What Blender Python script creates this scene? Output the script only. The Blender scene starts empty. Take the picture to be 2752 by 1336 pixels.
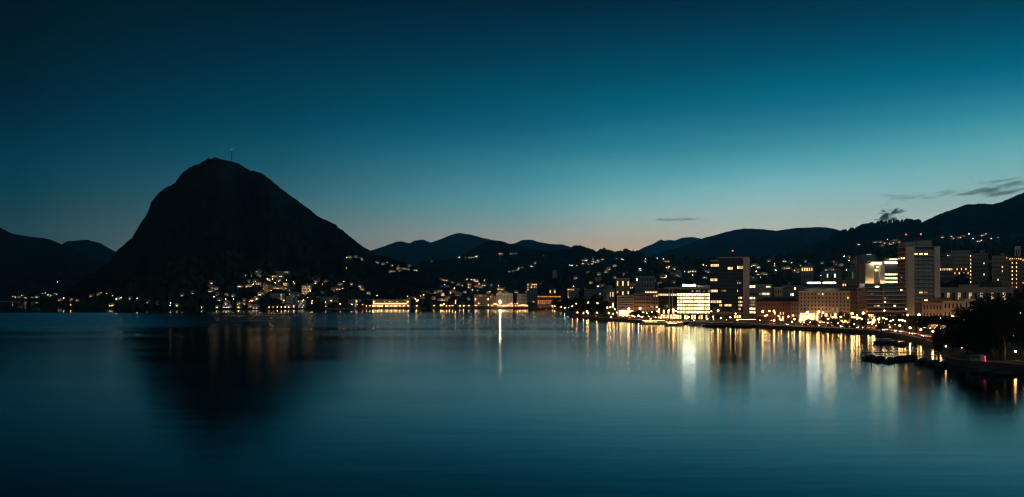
import bpy, math, random
import numpy as np
from mathutils import Vector, Matrix
random.seed(7); rng = np.random.default_rng(7)
S = bpy.context.scene
COL = S.collection
F, CX, HZ, CAMH = 2300.0, 1376.0, 795.0, 24.0      # survey: focal length in photo pixels, centre, horizon, eye height
def X(px, d): return (px-CX)*d/F
def Z(py, d): return CAMH+(HZ-py)*d/F
def DW(py): return CAMH*F/(py-HZ)                  # distance of a point on the water
def lerp_tab(tab, x): return float(np.interp(x, [t[0] for t in tab], [t[1] for t in tab]))
def s2l(c):
    return tuple(((v/255)/12.92 if v/255 <= .04045 else ((v/255+.055)/1.055)**2.4) for v in c)

# ------------------------------------------------------------------ materials
def new_mat(name):
    m = bpy.data.materials.new(name); m.use_nodes = True
    nt = m.node_tree; nt.nodes.clear()
    out = nt.nodes.new('ShaderNodeOutputMaterial')
    return m, nt, out
def plain(name, col, rough=.8, var=.25, scale=.4, metal=0.0, bump=0.0):
    m, nt, out = new_mat(name)
    p = nt.nodes.new('ShaderNodeBsdfPrincipled')
    tc = nt.nodes.new('ShaderNodeTexCoord')
    no = nt.nodes.new('ShaderNodeTexNoise'); no.inputs['Scale'].default_value = scale; no.inputs['Detail'].default_value = 5
    nt.links.new(tc.outputs['Object'], no.inputs['Vector'])
    cr = nt.nodes.new('ShaderNodeValToRGB')
    cr.color_ramp.elements[0].position = .3; cr.color_ramp.elements[1].position = .7
    cr.color_ramp.elements[0].color = tuple(c*(1-var) for c in col)+(1,)
    cr.color_ramp.elements[1].color = tuple(min(1, c*(1+var)) for c in col)+(1,)
    nt.links.new(no.outputs['Fac'], cr.inputs['Fac']); nt.links.new(cr.outputs['Color'], p.inputs['Base Color'])
    p.inputs['Roughness'].default_value = rough; p.inputs['Metallic'].default_value = metal
    if bump:
        b = nt.nodes.new('ShaderNodeBump'); b.inputs['Strength'].default_value = bump; b.inputs['Distance'].default_value = 1.0
        nt.links.new(no.outputs['Fac'], b.inputs['Height']); nt.links.new(b.outputs['Normal'], p.inputs['Normal'])
    nt.links.new(p.outputs[0], out.inputs[0])
    return m
def emit(name, col, s, vary=0.0, texture=0.0, tscale=.6):
    """something that gives off light; each lamp or window differs a little in brightness"""
    m, nt, out = new_mat(name)
    e = nt.nodes.new('ShaderNodeEmission'); e.inputs['Color'].default_value = col+(1,)
    e.inputs['Strength'].default_value = s
    last = None
    if vary:
        oi = nt.nodes.new('ShaderNodeObjectInfo')
        mr = nt.nodes.new('ShaderNodeMapRange'); mr.inputs['To Min'].default_value = s*(1-vary); mr.inputs['To Max'].default_value = s*(1+vary)
        nt.links.new(oi.outputs['Random'], mr.inputs['Value']); last = mr.outputs[0]
    if texture:
        tc = nt.nodes.new('ShaderNodeTexCoord')
        vo = nt.nodes.new('ShaderNodeTexNoise'); vo.inputs['Scale'].default_value = tscale; vo.inputs['Detail'].default_value = 3
        ge = nt.nodes.new('ShaderNodeNewGeometry')
        nt.links.new(ge.outputs['Position'], vo.inputs['Vector'])
        m2 = nt.nodes.new('ShaderNodeMapRange'); m2.inputs['From Min'].default_value = .35; m2.inputs['From Max'].default_value = .6
        m2.inputs['To Min'].default_value = 1-texture; m2.inputs['To Max'].default_value = 1+texture*.3
        nt.links.new(vo.outputs['Fac'], m2.inputs['Value'])
        mu = nt.nodes.new('ShaderNodeMath'); mu.operation = 'MULTIPLY'
        nt.links.new(m2.outputs[0], mu.inputs[0])
        if last is not None: nt.links.new(last, mu.inputs[1])
        else: mu.inputs[1].default_value = s
        last = mu.outputs[0]
    if last is not None: nt.links.new(last, e.inputs['Strength'])
    nt.links.new(e.outputs[0], out.inputs[0])
    if 'window' in name: m.cycles.emission_sampling = 'NONE'
    return m
M = dict(
    rock=None, quay=plain('quay_stone', (.16, .14, .12), .85, .3, .15),
    asphalt=plain('asphalt', (.09, .085, .08), .7, .25, .3), paint=plain('road_paint', (.7, .7, .68), .6, .1, 2),
    lawn=plain('lawn', (.03, .045, .018), .9, .35, .5), hedge=plain('bush_leaf', (.035, .05, .02), .9, .4, 1),
    bark=plain('bark', (.10, .075, .05), .9, .3, 2), palebark=plain('pale_bark', (.28, .25, .2), .9, .2, 2),
    leaf=plain('leaf', (.045, .06, .025), .8, .45, .9), leaf2=plain('leaf_dark', (.03, .042, .022), .85, .4, .9),
    conc=plain('concrete', (.42, .385, .34), .85, .12, .3), pale=plain('pale_render', (.56, .49, .42), .85, .12, .25),
    cream=plain('cream_render', (.68, .58, .46), .85, .1, .25), pink=plain('pink_render', (.50, .36, .29), .85, .12, .25),
    brick=plain('red_render', (.32, .15, .09), .85, .15, .25), grey=plain('grey_render', (.32, .31, .29), .85, .15, .3),
    white=plain('white_render', (.74, .70, .64), .8, .1, .3), darkpanel=plain('dark_panel', (.03, .03, .033), .35, .2, .5),
    tile=plain('roof_tile', (.11, .065, .045), .85, .3, 1), slate=plain('roof_slate', (.05, .05, .052), .8, .25, 1),
    metal=plain('dark_metal', (.05, .05, .055), .45, .2, 1, .6), steel=plain('steel', (.3, .3, .3), .4, .1, 1, .8),
    hull=plain('dark_hull', (.03, .035, .045), .35, .3, 1), hullwhite=plain('white_hull', (.6, .6, .58), .35, .08, 1),
    tarp=plain('blue_tarp', (.035, .06, .085), .6, .3, 1), greytarp=plain('grey_tarp', (.10, .10, .105), .7, .3, 1),
    wood=plain('pier_wood', (.06, .048, .036), .9, .3, 1), tyre=plain('tyre', (.02, .02, .02), .8, .1, 3),
    awning=plain('awning_cloth', (.5, .42, .3), .8, .1, 1), shutter=plain('shutter', (.09, .045, .03), .7, .2, 2),
)
def glassmat():
    m, nt, out = new_mat('dark_glass'); p = nt.nodes.new('ShaderNodeBsdfPrincipled')
    p.inputs['Base Color'].default_value = (.012, .014, .016, 1); p.inputs['Roughness'].default_value = .12
    nt.links.new(p.outputs[0], out.inputs[0]); return m
M['glass'] = glassmat()
WARM, ORANGE, COOL, YEL = (1, .62, .27), (1, .42, .12), (.85, .93, 1), (1, .80, .42)
E = dict(
    win_warm=emit('window_warm', WARM, 2.0, .75), win_orange=emit('window_orange', ORANGE, 2.2, .7), win_cool=emit('window_cool', (1, .9, .72), 3.0, .7),
    win_office=emit('window_office', (1, .74, .33), 3.4, .4, .75, .8), win_tower=emit('window_tower', (1, .66, .30), 1.7, .4, .5, 1.2),
    win_green=emit('window_greenish', (1, .9, .5), 1.4, .5, .5, 1), win_bay=emit('window_bay', (1, .62, .32), .55, .7, .5, .6), mid_warm=emit('window_mid_warm', (1, .56, .22), 1.9, .8), mid_orange=emit('window_mid_orange', (1, .36, .09), 1.3, .7), mid_cool=emit('window_mid_cool', (1, .86, .64), 1.6, .85), win_dim=emit('window_dim', (1, .7, .4), .22, .9),
    far_warm=emit('far_window_warm', (1, .54, .20), 9, .85), far_orange=emit('far_window_orange', (1, .38, .10), 8, .8), far_cool=emit('far_window_cool', (1, .86, .66), 7, .9),
    lamp=emit('lamp_warm', (1, .47, .145), 48, .5), lamp_o=emit('lamp_orange', (1, .37, .085), 48, .5), lamp_c=emit('lamp_cool', (.95, .93, .85), 40, .4), westlamp=emit('shore_lamp_warm', (1, .52, .2), 22, .6), westlamp_o=emit('shore_lamp_orange', (1, .42, .12), 24, .6), westlamp_c=emit('shore_lamp_cool', (.95, .93, .85), 18, .6),
    farlamp=emit('far_lamp_warm', (1, .56, .22), 38, .85), farlamp_o=emit('far_lamp_orange', (1, .40, .10), 40, .8), farlamp_c=emit('far_lamp_cool', (.95, .95, .9), 32, .85),
    fill_washer=emit('fill_washer_light', (1, .60, .32), 105, .3), flood=emit('flood_light', (1, .80, .5), 420), sign_w=emit('sign_white', (1, .94, .78), 23), sign_y=emit('sign_yellow', (1, .72, .34), 27),
    shop=emit('shop_glow', (1, .58, .2), 3.2, .5, .5, .5), shopbright=emit('shop_bright', (1, .55, .2), 5.5, .3, .4, .5),
    cove=emit('cove_light', (1, .82, .45), 11, .3), red=emit('beacon_red', (1, .03, .07), 14), tail=emit('tail_light', (1, .06, .02), 18), head=emit('head_light', (1, .8, .52), 50),
    festoon=emit('festoon', (1, .50, .17), 26, .7),
)

# ------------------------------------------------------------------ object helpers
def tag(o, label=None, cat=None, group=None, kind=None):
    if label: o['label'] = label
    if cat: o['category'] = cat
    if group: o['group'] = group
    if kind: o['kind'] = kind
    return o
def empty(name, loc, rz=0.0, label=None, cat=None, group=None):
    o = bpy.data.objects.new(name, None); COL.objects.link(o); o.location = loc; o.rotation_euler = (0, 0, rz)
    return tag(o, label, cat, group)
def ob(name, me, parent=None, loc=(0, 0, 0), scale=(1, 1, 1), rot=(0, 0, 0)):
    o = bpy.data.objects.new(name, me); COL.objects.link(o); o.parent = parent
    o.location = loc; o.scale = scale; o.rotation_euler = rot
    return o
class MB:
    def __init__(s): s.v = []; s.f = []; s.m = []
    def quad(s, a, b, c, d, m=0):
        n = len(s.v); s.v += [a, b, c, d]; s.f.append((n, n+1, n+2, n+3)); s.m.append(m); return s
    def box(s, x0, x1, y0, y1, z0, z1, m=0):
        n = len(s.v)
        s.v += [(x0, y0, z0), (x1, y0, z0), (x1, y1, z0), (x0, y1, z0), (x0, y0, z1), (x1, y0, z1), (x1, y1, z1), (x0, y1, z1)]
        for q in ((0, 3, 2, 1), (4, 5, 6, 7), (0, 1, 5, 4), (1, 2, 6, 5), (2, 3, 7, 6), (3, 0, 4, 7)):
            s.f.append(tuple(n+i for i in q)); s.m.append(m)
        return s
    def tube(s, p0, p1, r0, r1, n=8, m=0, cap=True):
        p0 = Vector(p0); p1 = Vector(p1); a = (p1-p0).normalized()
        u = a.orthogonal().normalized(); w = a.cross(u); b = len(s.v)
        for p, r in ((p0, r0), (p1, r1)):
            for i in range(n):
                t = 2*math.pi*i/n; s.v.append(tuple(p+u*(r*math.cos(t))+w*(r*math.sin(t))))
        for i in range(n):
            j = (i+1) % n; s.f.append((b+i, b+j, b+n+j, b+n+i)); s.m.append(m)
        if cap:
            s.f.append(tuple(b+n+i for i in range(n))); s.m.append(m)
            s.f.append(tuple(b+n-1-i for i in range(n))); s.m.append(m)
        return s
    def ball(s, c, r, nu=8, nv=5, sq=(1, 1, 1), m=0, jit=0.0):
        b = len(s.v)
        for j in range(nv+1):
            th = math.pi*j/nv
            for i in range(nu):
                ph = 2*math.pi*i/nu; k = r*(1+random.uniform(-jit, jit))
                s.v.append((c[0]+sq[0]*k*math.sin(th)*math.cos(ph), c[1]+sq[1]*k*math.sin(th)*math.sin(ph), c[2]+sq[2]*k*math.cos(th)))
        for j in range(nv):
            for i in range(nu):
                i2 = (i+1) % nu
                s.f.append((b+j*nu+i, b+(j+1)*nu+i, b+(j+1)*nu+i2, b+j*nu+i2)); s.m.append(m)
        return s
    def prism(s, pts, y0, y1, m=0):            # outline in x,z pushed through y
        n = len(pts); b = len(s.v)
        s.v += [(p[0], y0, p[1]) for p in pts]+[(p[0], y1, p[1]) for p in pts]
        s.f.append(tuple(b+i for i in range(n))); s.m.append(m)
        s.f.append(tuple(b+2*n-1-i for i in range(n))); s.m.append(m)
        for i in range(n):
            j = (i+1) % n; s.f.append((b+j, b+i, b+n+i, b+n+j)); s.m.append(m)
        return s
    def mesh(s, name, *mats, smooth=False):
        me = bpy.data.meshes.new(name); me.from_pydata(s.v, [], s.f)
        for m in mats: me.materials.append(m)
        if len(mats) > 1: me.polygons.foreach_set('material_index', s.m)
        if smooth: me.polygons.foreach_set('use_smooth', [True]*len(s.f))
        me.update(); return me
    def build(s, name, mats, parent=None, smooth=False, loc=(0, 0, 0)):
        mats = mats if isinstance(mats, (list, tuple)) else [mats]
        return ob(name, s.mesh(name, *mats, smooth=smooth), parent, loc)
ORD = 'first second third fourth fifth sixth seventh eighth ninth tenth eleventh twelfth thirteenth fourteenth fifteenth sixteenth seventeenth eighteenth nineteenth twentieth'.split()
def ordinal(i, n):
    if i == 0: return 'leftmost' if n > 1 else 'only one'
    if i == n-1: return 'rightmost'
    if i < 20: return ORD[i]+' from left'
    k = n-1-i
    return ORD[k]+' from right' if k < 20 else 'number %d from left' % (i+1)

# ------------------------------------------------------------------ world: dusk sky
SKY = {   # colour of the evening sky read at photo columns (row: sRGB)
 -900: [(0, (0, 20, 28)), (300, (0, 32, 44)), (500, (6, 46, 58)), (700, (30, 58, 66))],
 50: [(0, (0, 24, 33)), (150, (0, 33, 43)), (250, (0, 40, 56)), (350, (0, 51, 66)), (450, (4, 62, 79)), (500, (12, 66, 79)), (550, (26, 69, 79)), (620, (42, 72, 80)), (760, (62, 78, 82))],
 740: [(0, (0, 33, 47)), (100, (0, 43, 59)), (200, (0, 54, 72)), (280, (0, 65, 82)), (340, (4, 73, 92)), (380, (15, 79, 96)), (440, (29, 86, 101)), (520, (55, 98, 108)), (600, (85, 108, 112)), (680, (108, 115, 113)), (760, (115, 112, 106))],
 1380: [(0, (0, 38, 54)), (100, (0, 53, 75)), (180, (0, 66, 85)), (260, (2, 81, 99)), (300, (8, 87, 108)), (350, (24, 97, 119)), (400, (40, 112, 132)), (460, (63, 129, 144)), (530, (88, 146, 154)), (570, (105, 149, 152)), (610, (130, 148, 147)), (650, (154, 146, 135)), (760, (150, 130, 115))],
 1640: [(0, (0, 42, 59)), (90, (0, 56, 78)), (200, (0, 77, 94)), (270, (6, 91, 110)), (320, (20, 102, 123)), (400, (47, 126, 142)), (480, (84, 152, 162)), (540, (114, 167, 169)), (580, (138, 168, 166)), (620, (160, 164, 154)), (655, (178, 158, 138)), (690, (184, 152, 126)), (760, (170, 132, 110))],
 2080: [(0, (0, 49, 71)), (80, (0, 64, 84)), (150, (0, 77, 98)), (240, (4, 98, 118)), (280, (20, 106, 129)), (340, (46, 124, 144)), (400, (66, 143, 157)), (450, (90, 160, 171)), (500, (118, 174, 181)), (550, (144, 178, 179)), (600, (164, 176, 168)), (680, (178, 168, 148)), (760, (172, 145, 122))],
 2720: [(0, (0, 63, 81)), (60, (0, 75, 97)), (130, (0, 91, 111)), (180, (4, 101, 125)), (230, (28, 114, 137)), (300, (54, 138, 155)), (360, (80, 155, 166)), (430, (110, 172, 176)), (500, (134, 177, 177)), (580, (158, 178, 172)), (680, (172, 166, 150))],
 3900: [(0, (0, 60, 78)), (150, (0, 84, 104)), (300, (30, 116, 134)), (450, (80, 146, 154)), (600, (120, 150, 148))],
}
w = bpy.data.worlds.new('World'); S.world = w; w.use_nodes = True
nt = w.node_tree; nt.nodes.clear(); L = nt.links.new
def N(t, **k):
    n = nt.nodes.new(t)
    for a, b in k.items(): setattr(n, a, b)
    return n
def MATH(op, a, b=None):
    n = N('ShaderNodeMath', operation=op)
    for i, v in enumerate((a, b)):
        if v is None: continue
        if isinstance(v, (int, float)): n.inputs[i].default_value = v
        else: L(v, n.inputs[i])
    return n.outputs[0]
tc = N('ShaderNodeTexCoord'); sep = N('ShaderNodeSeparateXYZ'); L(tc.outputs['Generated'], sep.inputs[0])
az = MATH('ARCTAN2', sep.outputs[0], sep.outputs[1])
hyp = MATH('SQRT', MATH('ADD', MATH('MULTIPLY', sep.outputs[0], sep.outputs[0]), MATH('MULTIPLY', sep.outputs[1], sep.outputs[1])))
el = MATH('MULTIPLY', MATH('DIVIDE', sep.outputs[2], MATH('MAXIMUM', hyp, .001)), 1.25)     # tangent of the elevation, 0..0.8
SIG, HTOP, HFAR = 6e-5, 1250.0, 19000.0
J = (.003, .020, .036)
def behind_air(c, e):
    Lp = min(HFAR, (HTOP-CAMH)/max(e, 1e-4)); T = math.exp(-SIG*Lp)
    k = 1-.06*max(0, 1-c[1]/.12)
    g = max(0, 1-c[1]/.4); c = (c[0]*(1-.35*g), c[1]*k*(1-.10*g), c[2]*k*(1+.01*g))
    return tuple(max(c[i]-J[i]*(1-T), c[i]*.6)/T for i in range(3))
prev = None; pa = None
for px in sorted(SKY):
    a = math.atan((px-CX)/F)
    cr = N('ShaderNodeValToRGB'); L(el, cr.inputs[0]); r = cr.color_ramp; r.interpolation = 'LINEAR'
    ys = [t[0] for t in SKY[px]]; tab = [(y, s2l(c)) for y, c in SKY[px]]
    more = sorted(set(ys+[y for y in range(420, 760, 40) if min(abs(y-q) for q in ys) > 18 and y < max(ys)]))
    stops = [((HZ-y)/F*math.cos(a)*1.25, behind_air(tuple(float(np.interp(y, ys, [t[1][k] for t in tab])) for k in range(3)), (HZ-y)/F*math.cos(a))) for y in more]
    stops.sort(key=lambda t: t[0]); top = stops[-1][1]
    stops += [(.62, tuple(c*.55 for c in top)), (1.0, tuple(c*.33 for c in top))]
    r.elements[0].position = stops[0][0]; r.elements[0].color = stops[0][1]+(1,)
    r.elements[1].position = stops[-1][0]; r.elements[1].color = stops[-1][1]+(1,)
    for p, c in stops[1:-1]:
        e = r.elements.new(p); e.color = c+(1,)
    if prev is None: prev = cr.outputs[0]
    else:
        mr = N('ShaderNodeMapRange'); mr.interpolation_type = 'LINEAR'; L(az, mr.inputs['Value'])
        mr.inputs['From Min'].default_value = pa; mr.inputs['From Max'].default_value = a
        mx = N('ShaderNodeMix', data_type='RGBA'); L(mr.outputs[0], mx.inputs[0]); L(prev, mx.inputs[6]); L(cr.outputs[0], mx.inputs[7])
        prev = mx.outputs[2]
    pa = a
# away from the afterglow, behind the viewer, the sky is darker
mr = N('ShaderNodeMapRange'); L(MATH('ABSOLUTE', MATH('SUBTRACT', az, .30)), mr.inputs['Value'])
mr.inputs['From Min'].default_value = 1.0; mr.inputs['From Max'].default_value = 2.6; mr.inputs['To Min'].default_value = 1; mr.inputs['To Max'].default_value = .6
mx = N('ShaderNodeMix', data_type='RGBA', blend_type='MULTIPLY'); mx.inputs[0].default_value = 1
L(prev, mx.inputs[6]); L(mr.outputs[0], mx.inputs[7])
# pinkish anti-twilight glow opposite the afterglow, added unseen to brighten the building fronts
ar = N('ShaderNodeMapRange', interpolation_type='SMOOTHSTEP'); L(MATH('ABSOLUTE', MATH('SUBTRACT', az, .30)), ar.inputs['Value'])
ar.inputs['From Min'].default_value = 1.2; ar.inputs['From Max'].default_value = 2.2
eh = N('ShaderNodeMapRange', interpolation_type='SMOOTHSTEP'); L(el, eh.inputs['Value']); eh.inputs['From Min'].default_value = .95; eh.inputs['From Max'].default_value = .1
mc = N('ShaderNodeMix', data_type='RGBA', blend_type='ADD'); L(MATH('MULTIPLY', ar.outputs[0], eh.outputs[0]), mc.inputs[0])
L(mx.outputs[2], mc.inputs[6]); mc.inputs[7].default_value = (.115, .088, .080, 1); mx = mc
sn = N('ShaderNodeTexNoise'); sn.inputs['Scale'].default_value = 1; sn.inputs['Detail'].default_value = 4
sm = N('ShaderNodeMapping'); sm.inputs['Scale'].default_value = (2.2, 2.2, 17); sm.inputs['Rotation'].default_value = (.05, .09, 0); L(tc.outputs['Generated'], sm.inputs[0]); L(sm.outputs[0], sn.inputs['Vector'])
sr = N('ShaderNodeMapRange'); L(sn.outputs['Fac'], sr.inputs['Value']); sr.inputs['From Min'].default_value = .3; sr.inputs['From Max'].default_value = .7; sr.inputs['To Min'].default_value = .93; sr.inputs['To Max'].default_value = 1.05
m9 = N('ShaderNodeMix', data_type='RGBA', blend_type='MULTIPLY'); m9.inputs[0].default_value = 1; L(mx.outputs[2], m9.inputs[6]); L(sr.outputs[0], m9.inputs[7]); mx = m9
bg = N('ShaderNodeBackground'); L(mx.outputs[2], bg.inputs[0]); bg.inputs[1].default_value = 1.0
nis = N('ShaderNodeTexSky'); nis.sky_type = 'NISHITA'; nis.sun_disc = False
nis.sun_elevation = math.radians(-6); nis.sun_rotation = math.radians(10)
bg2 = N('ShaderNodeBackground'); L(nis.outputs[0], bg2.inputs[0]); bg2.inputs[1].default_value = .05
add = N('ShaderNodeAddShader'); L(bg.outputs[0], add.inputs[0]); L(bg2.outputs[0], add.inputs[1])
wo = N('ShaderNodeOutputWorld'); L(add.outputs[0], wo.inputs[0])

# ------------------------------------------------------------------ terrain
def forest_mat(name, col):
    m, nt, out = new_mat(name); p = nt.nodes.new('ShaderNodeBsdfPrincipled')
    tc = nt.nodes.new('ShaderNodeTexCoord')
    n1 = nt.nodes.new('ShaderNodeTexNoise'); n1.inputs['Scale'].default_value = .012; n1.inputs['Detail'].default_value = 9
    n2 = nt.nodes.new('ShaderNodeTexVoronoi'); n2.inputs['Scale'].default_value = .09
    for n in (n1, n2): nt.links.new(tc.outputs['Object'], n.inputs['Vector'])
    cr = nt.nodes.new('ShaderNodeValToRGB'); e = cr.color_ramp.elements
    e[0].position = .35; e[1].position = .7; e[0].color = tuple(c*.55 for c in col)+(1,); e[1].color = tuple(c*1.5 for c in col)+(1,)
    nt.links.new(n1.outputs['Fac'], cr.inputs['Fac']); nt.links.new(cr.outputs[0], p.inputs['Base Color'])
    b = nt.nodes.new('ShaderNodeBump'); b.inputs['Strength'].default_value = 1; b.inputs['Distance'].default_value = 8
    nt.links.new(n2.outputs['Distance'], b.inputs['Height']); nt.links.new(b.outputs[0], p.inputs['Normal'])
    p.inputs['Roughness'].default_value = .95; p.inputs['Specular IOR Level'].default_value = .1
    nt.links.new(p.outputs[0], out.inputs[0]); return m
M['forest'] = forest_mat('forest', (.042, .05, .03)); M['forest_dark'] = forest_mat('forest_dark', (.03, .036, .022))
def vnoise(x, seed):
    x = np.asarray(x, float); i = np.floor(x).astype(int); f = x-i; f = f*f*(3-2*f)
    def h(k): return ((np.sin(k*127.1+seed*311.7)*43758.5453) % 1.0)*2-1
    return h(i)*(1-f)+h(i+1)*f
def noise2(x, y, seed):
    x = np.asarray(x, float); y = np.asarray(y, float)
    i = np.floor(x); j = np.floor(y); f = x-i; g = y-j; f = f*f*(3-2*f); g = g*g*(3-2*g)
    def h(a, b): return ((np.sin(a*127.1+b*269.5+seed*71.3)*43758.5453) % 1.0)*2-1
    return (h(i, j)*(1-f)+h(i+1, j)*f)*(1-g)+(h(i, j+1)*(1-f)+h(i+1, j+1)*f)*g
def grid_object(name, cols, D, Zg, mat, kind='structure'):
    """cols: columns (photo px -> bearing), D and Zg: arrays [row, col] of distance and height"""
    R, C = D.shape
    xs = (cols[None, :]-CX)*D/F
    v = np.stack([xs, D, Zg], -1).reshape(-1, 3)
    idx = np.arange(R*C).reshape(R, C)
    f = np.stack([idx[:-1, :-1], idx[:-1, 1:], idx[1:, 1:], idx[1:, :-1]], -1).reshape(-1, 4)
    me = bpy.data.meshes.new(name); me.from_pydata(v.tolist(), [], f.tolist()); me.materials.append(mat)
    me.polygons.foreach_set('use_smooth', [True]*len(f)); me.update()
    o = ob(name, me); o['kind'] = kind
    return o
FIELDS = {}
def ridge(name, crest, d_front, d_ridge, y_front, mat, step=3, rows=50, power=1.2, rough=1.0, tree=1.2, seed=1, back=.35):
    """a hill whose crest line follows the given bearings/elevations; a real slope runs from its foot to the crest and down behind"""
    x0, x1 = crest[0][0], crest[-1][0]
    cols = np.arange(x0, x1+step, step, dtype=float)
    yr = np.interp(cols, [c[0] for c in crest], [c[1] for c in crest])
    yr = yr+tree*(vnoise(cols/4.0, seed)*.6+vnoise(cols/9.0, seed+5)*.6+vnoise(cols/1.7, seed+9)*.4)+rough*vnoise(cols/27.0, seed+2)
    df = np.array([d_front(c) if callable(d_front) else d_front for c in cols], float)
    dr = np.array([d_ridge(c) if callable(d_ridge) else d_ridge for c in cols], float)
    yf = np.array([y_front(c) if callable(y_front) else y_front for c in cols], float)
    dr = dr*(1+.06*vnoise(cols/60.0, seed+3))
    yr = np.minimum(yr, yf-1)
    t = np.concatenate([np.linspace(0, 1, rows), 1+np.linspace(.06, back, 8)])
    T = t[:, None]
    D = df[None]+(dr-df)[None]*T
    up = np.clip(T, 0, 1)
    f = np.where(T <= 1, up**power, 1-(T-1)*1.6)
    wob = noise2(np.repeat(cols[None], len(t), 0)/30.0, T*9+0*cols[None], seed)+.5*noise2(np.repeat(cols[None], len(t), 0)/11.0, T*22+0*cols[None], seed+4)
    f = f+.075*wob*rough*np.clip(4*up*(1-up), 0, 1)*(T <= 1)
    f = np.where(T < 1, np.minimum(f, .995), f)
    Y = yf[None]+(yr-yf)[None]*f
    Zg = CAMH+(HZ-Y)*D/F
    Zg = Zg+(noise2(np.repeat(cols[None], len(t), 0)/3.0, T*70+0*cols[None], seed+8)*.9*tree)*D/F*np.clip(6*up, 0, 1)*(T < .985)*.6
    FIELDS[name] = (cols, D, Zg)
    return grid_object(name, cols, D, Zg, mat)
def hit(name, px, py):
    """where the line of sight through a surveyed bearing meets a slope"""
    cols, D, Zg = FIELDS[name]
    j = int(np.clip(np.searchsorted(cols, px), 0, len(cols)-1))
    d, z = D[:, j], Zg[:, j]
    yy = HZ-(z-CAMH)*F/d
    k = np.where(yy <= py)[0]
    if len(k) == 0: i = int(np.argmin(yy)); return d[i], z[i]
    i = k[0]
    if i == 0: return d[0], z[0]
    t = (yy[i-1]-py)/max(1e-6, yy[i-1]-yy[i])
    return d[i-1]+(d[i]-d[i-1])*t, z[i-1]+(z[i]-z[i-1])*t

SALV = [(88, 826), (100, 815), (112, 808), (135, 803), (160, 794), (200, 764), (256, 728), (296, 704), (312, 676), (336, 656), (356, 638), (372, 608), (394, 578), (406, 544), (424, 520), (444, 506), (472, 490), (486, 468), (508, 452), (536, 442), (556, 428), (576, 423), (600, 430), (624, 434), (644, 438), (666, 456), (696, 462), (737, 491), (769, 517), (822, 555), (854, 582), (897, 600), (929, 627), (961, 653), (988, 671), (1020, 686), (1050, 693), (1081, 702), (1105, 711), (1126, 724), (1156, 739), (1190, 752), (1240, 768), (1300, 790), (1340, 800)]
SALV_SH = [(80, 825), (105, 825), (180, 826), (195, 833), (300, 835), (500, 833), (700, 832), (900, 830.5), (1000, 829.5), (1340, 829)]
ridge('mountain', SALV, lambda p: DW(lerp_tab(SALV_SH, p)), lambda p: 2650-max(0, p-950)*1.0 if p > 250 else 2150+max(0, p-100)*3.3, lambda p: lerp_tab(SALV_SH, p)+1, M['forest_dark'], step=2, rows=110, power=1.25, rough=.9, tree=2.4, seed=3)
R1A = [(-500, 560), (-250, 590), (-60, 588), (0, 611), (12, 617), (30, 628), (70, 634), (120, 640), (150, 650), (165, 656), (200, 668), (260, 700), (330, 745), (380, 790)]
R1B = [(60, 700), (120, 680), (165, 656), (180, 648), (235, 644), (270, 655), (300, 672), (330, 686), (400, 715), (500, 770)]
ridge('left_far_hill', R1B, 5200, 7600, 806, M['forest'], step=4, rows=30, seed=11, tree=.8)
ridge('left_hill', R1A, lambda p: lerp_tab([(-500, 3300), (0, 3700), (380, 4300)], p), 5200, lambda p: lerp_tab([(-500, 812), (0, 809.5), (380, 808)], p), M['forest'], step=4, rows=40, seed=12, tree=1)
R2 = [(900, 720), (960, 688), (993, 674), (1028, 664), (1049, 655), (1066, 649), (1081, 649), (1100, 654), (1113, 647), (1135, 644), (1158, 651), (1192, 641), (1210, 632), (1233, 625), (1263, 630), (1306, 641), (1330, 648), (1400, 668), (1480, 690), (1560, 740)]
R2B = [(1300, 700), (1340, 670), (1370, 656), (1385, 653), (1402, 646), (1425, 644), (1450, 651), (1480, 656), (1514, 657), (1538, 666), (1560, 676), (1600, 700), (1700, 760)]
R4 = [(1600, 740), (1679, 682), (1716, 673), (1745, 659), (1777, 644), (1785, 648), (1800, 644), (1812, 646), (1837, 639), (1862, 638), (1880, 641), (1950, 660), (2050, 700), (2150, 760)]
R5 = [(1600, 745), (1700, 700), (1760, 685), (1850, 655), (1901, 637), (1955, 622), (2000, 614), (2019, 614), (2060, 617), (2094, 620), (2130, 615), (2158, 611), (2211, 611), (2240, 615), (2265, 622), (2320, 640), (2420, 680), (2500, 720)]
R6 = [(1900, 760), (2000, 720), (2100, 690), (2200, 652), (2235, 638), (2265, 624), (2280, 622), (2307, 612), (2350, 604), (2393, 598), (2420, 597), (2457, 596), (2476, 597), (2489, 592), (2520, 578), (2564, 561), (2590, 551), (2617, 547), (2640, 548), (2671, 549), (2690, 543), (2713, 534), (2752, 518), (2850, 480), (3000, 440), (3300, 430)]
R3 = [(1060, 752), (1100, 735), (1135, 702), (1170, 699), (1220, 694), (1263, 675), (1290, 658), (1306, 651), (1327, 645), (1348, 649), (1370, 656), (1402, 664), (1450, 672), (1466, 675), (1502, 671), (1538, 668), (1574, 675), (1590, 681), (1605, 684), (1622, 679), (1634, 684), (1660, 684), (1682, 681), (1706, 683), (1730, 688), (1760, 694), (1800, 702), (1900, 725), (2000, 760)]
ridge('far_ridge', R2, 9000, 12000, 800, M['forest'], step=3, rows=30, seed=21, tree=.6)
ridge('far_knoll_ridge', R2B, 7600, 9800, 800, M['forest'], step=3, rows=30, seed=22, tree=.6)
ridge('sharp_far_peak', R4, 12500, 15800, 800, M['forest'], step=3, rows=30, seed=23, tree=.5)
ridge('rounded_far_ridge', R5, 6500, 9000, 800, M['forest'], step=3, rows=30, seed=24, tree=.8)
ridge('right_mountain', R6, 3000, 4800, 800, M['forest'], step=3, rows=50, seed=25, tree=1.6)
ridge('mid_hill', R3, 2600, 4200, 790, M['forest'], step=3, rows=60, seed=26, tree=1.5)

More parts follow.
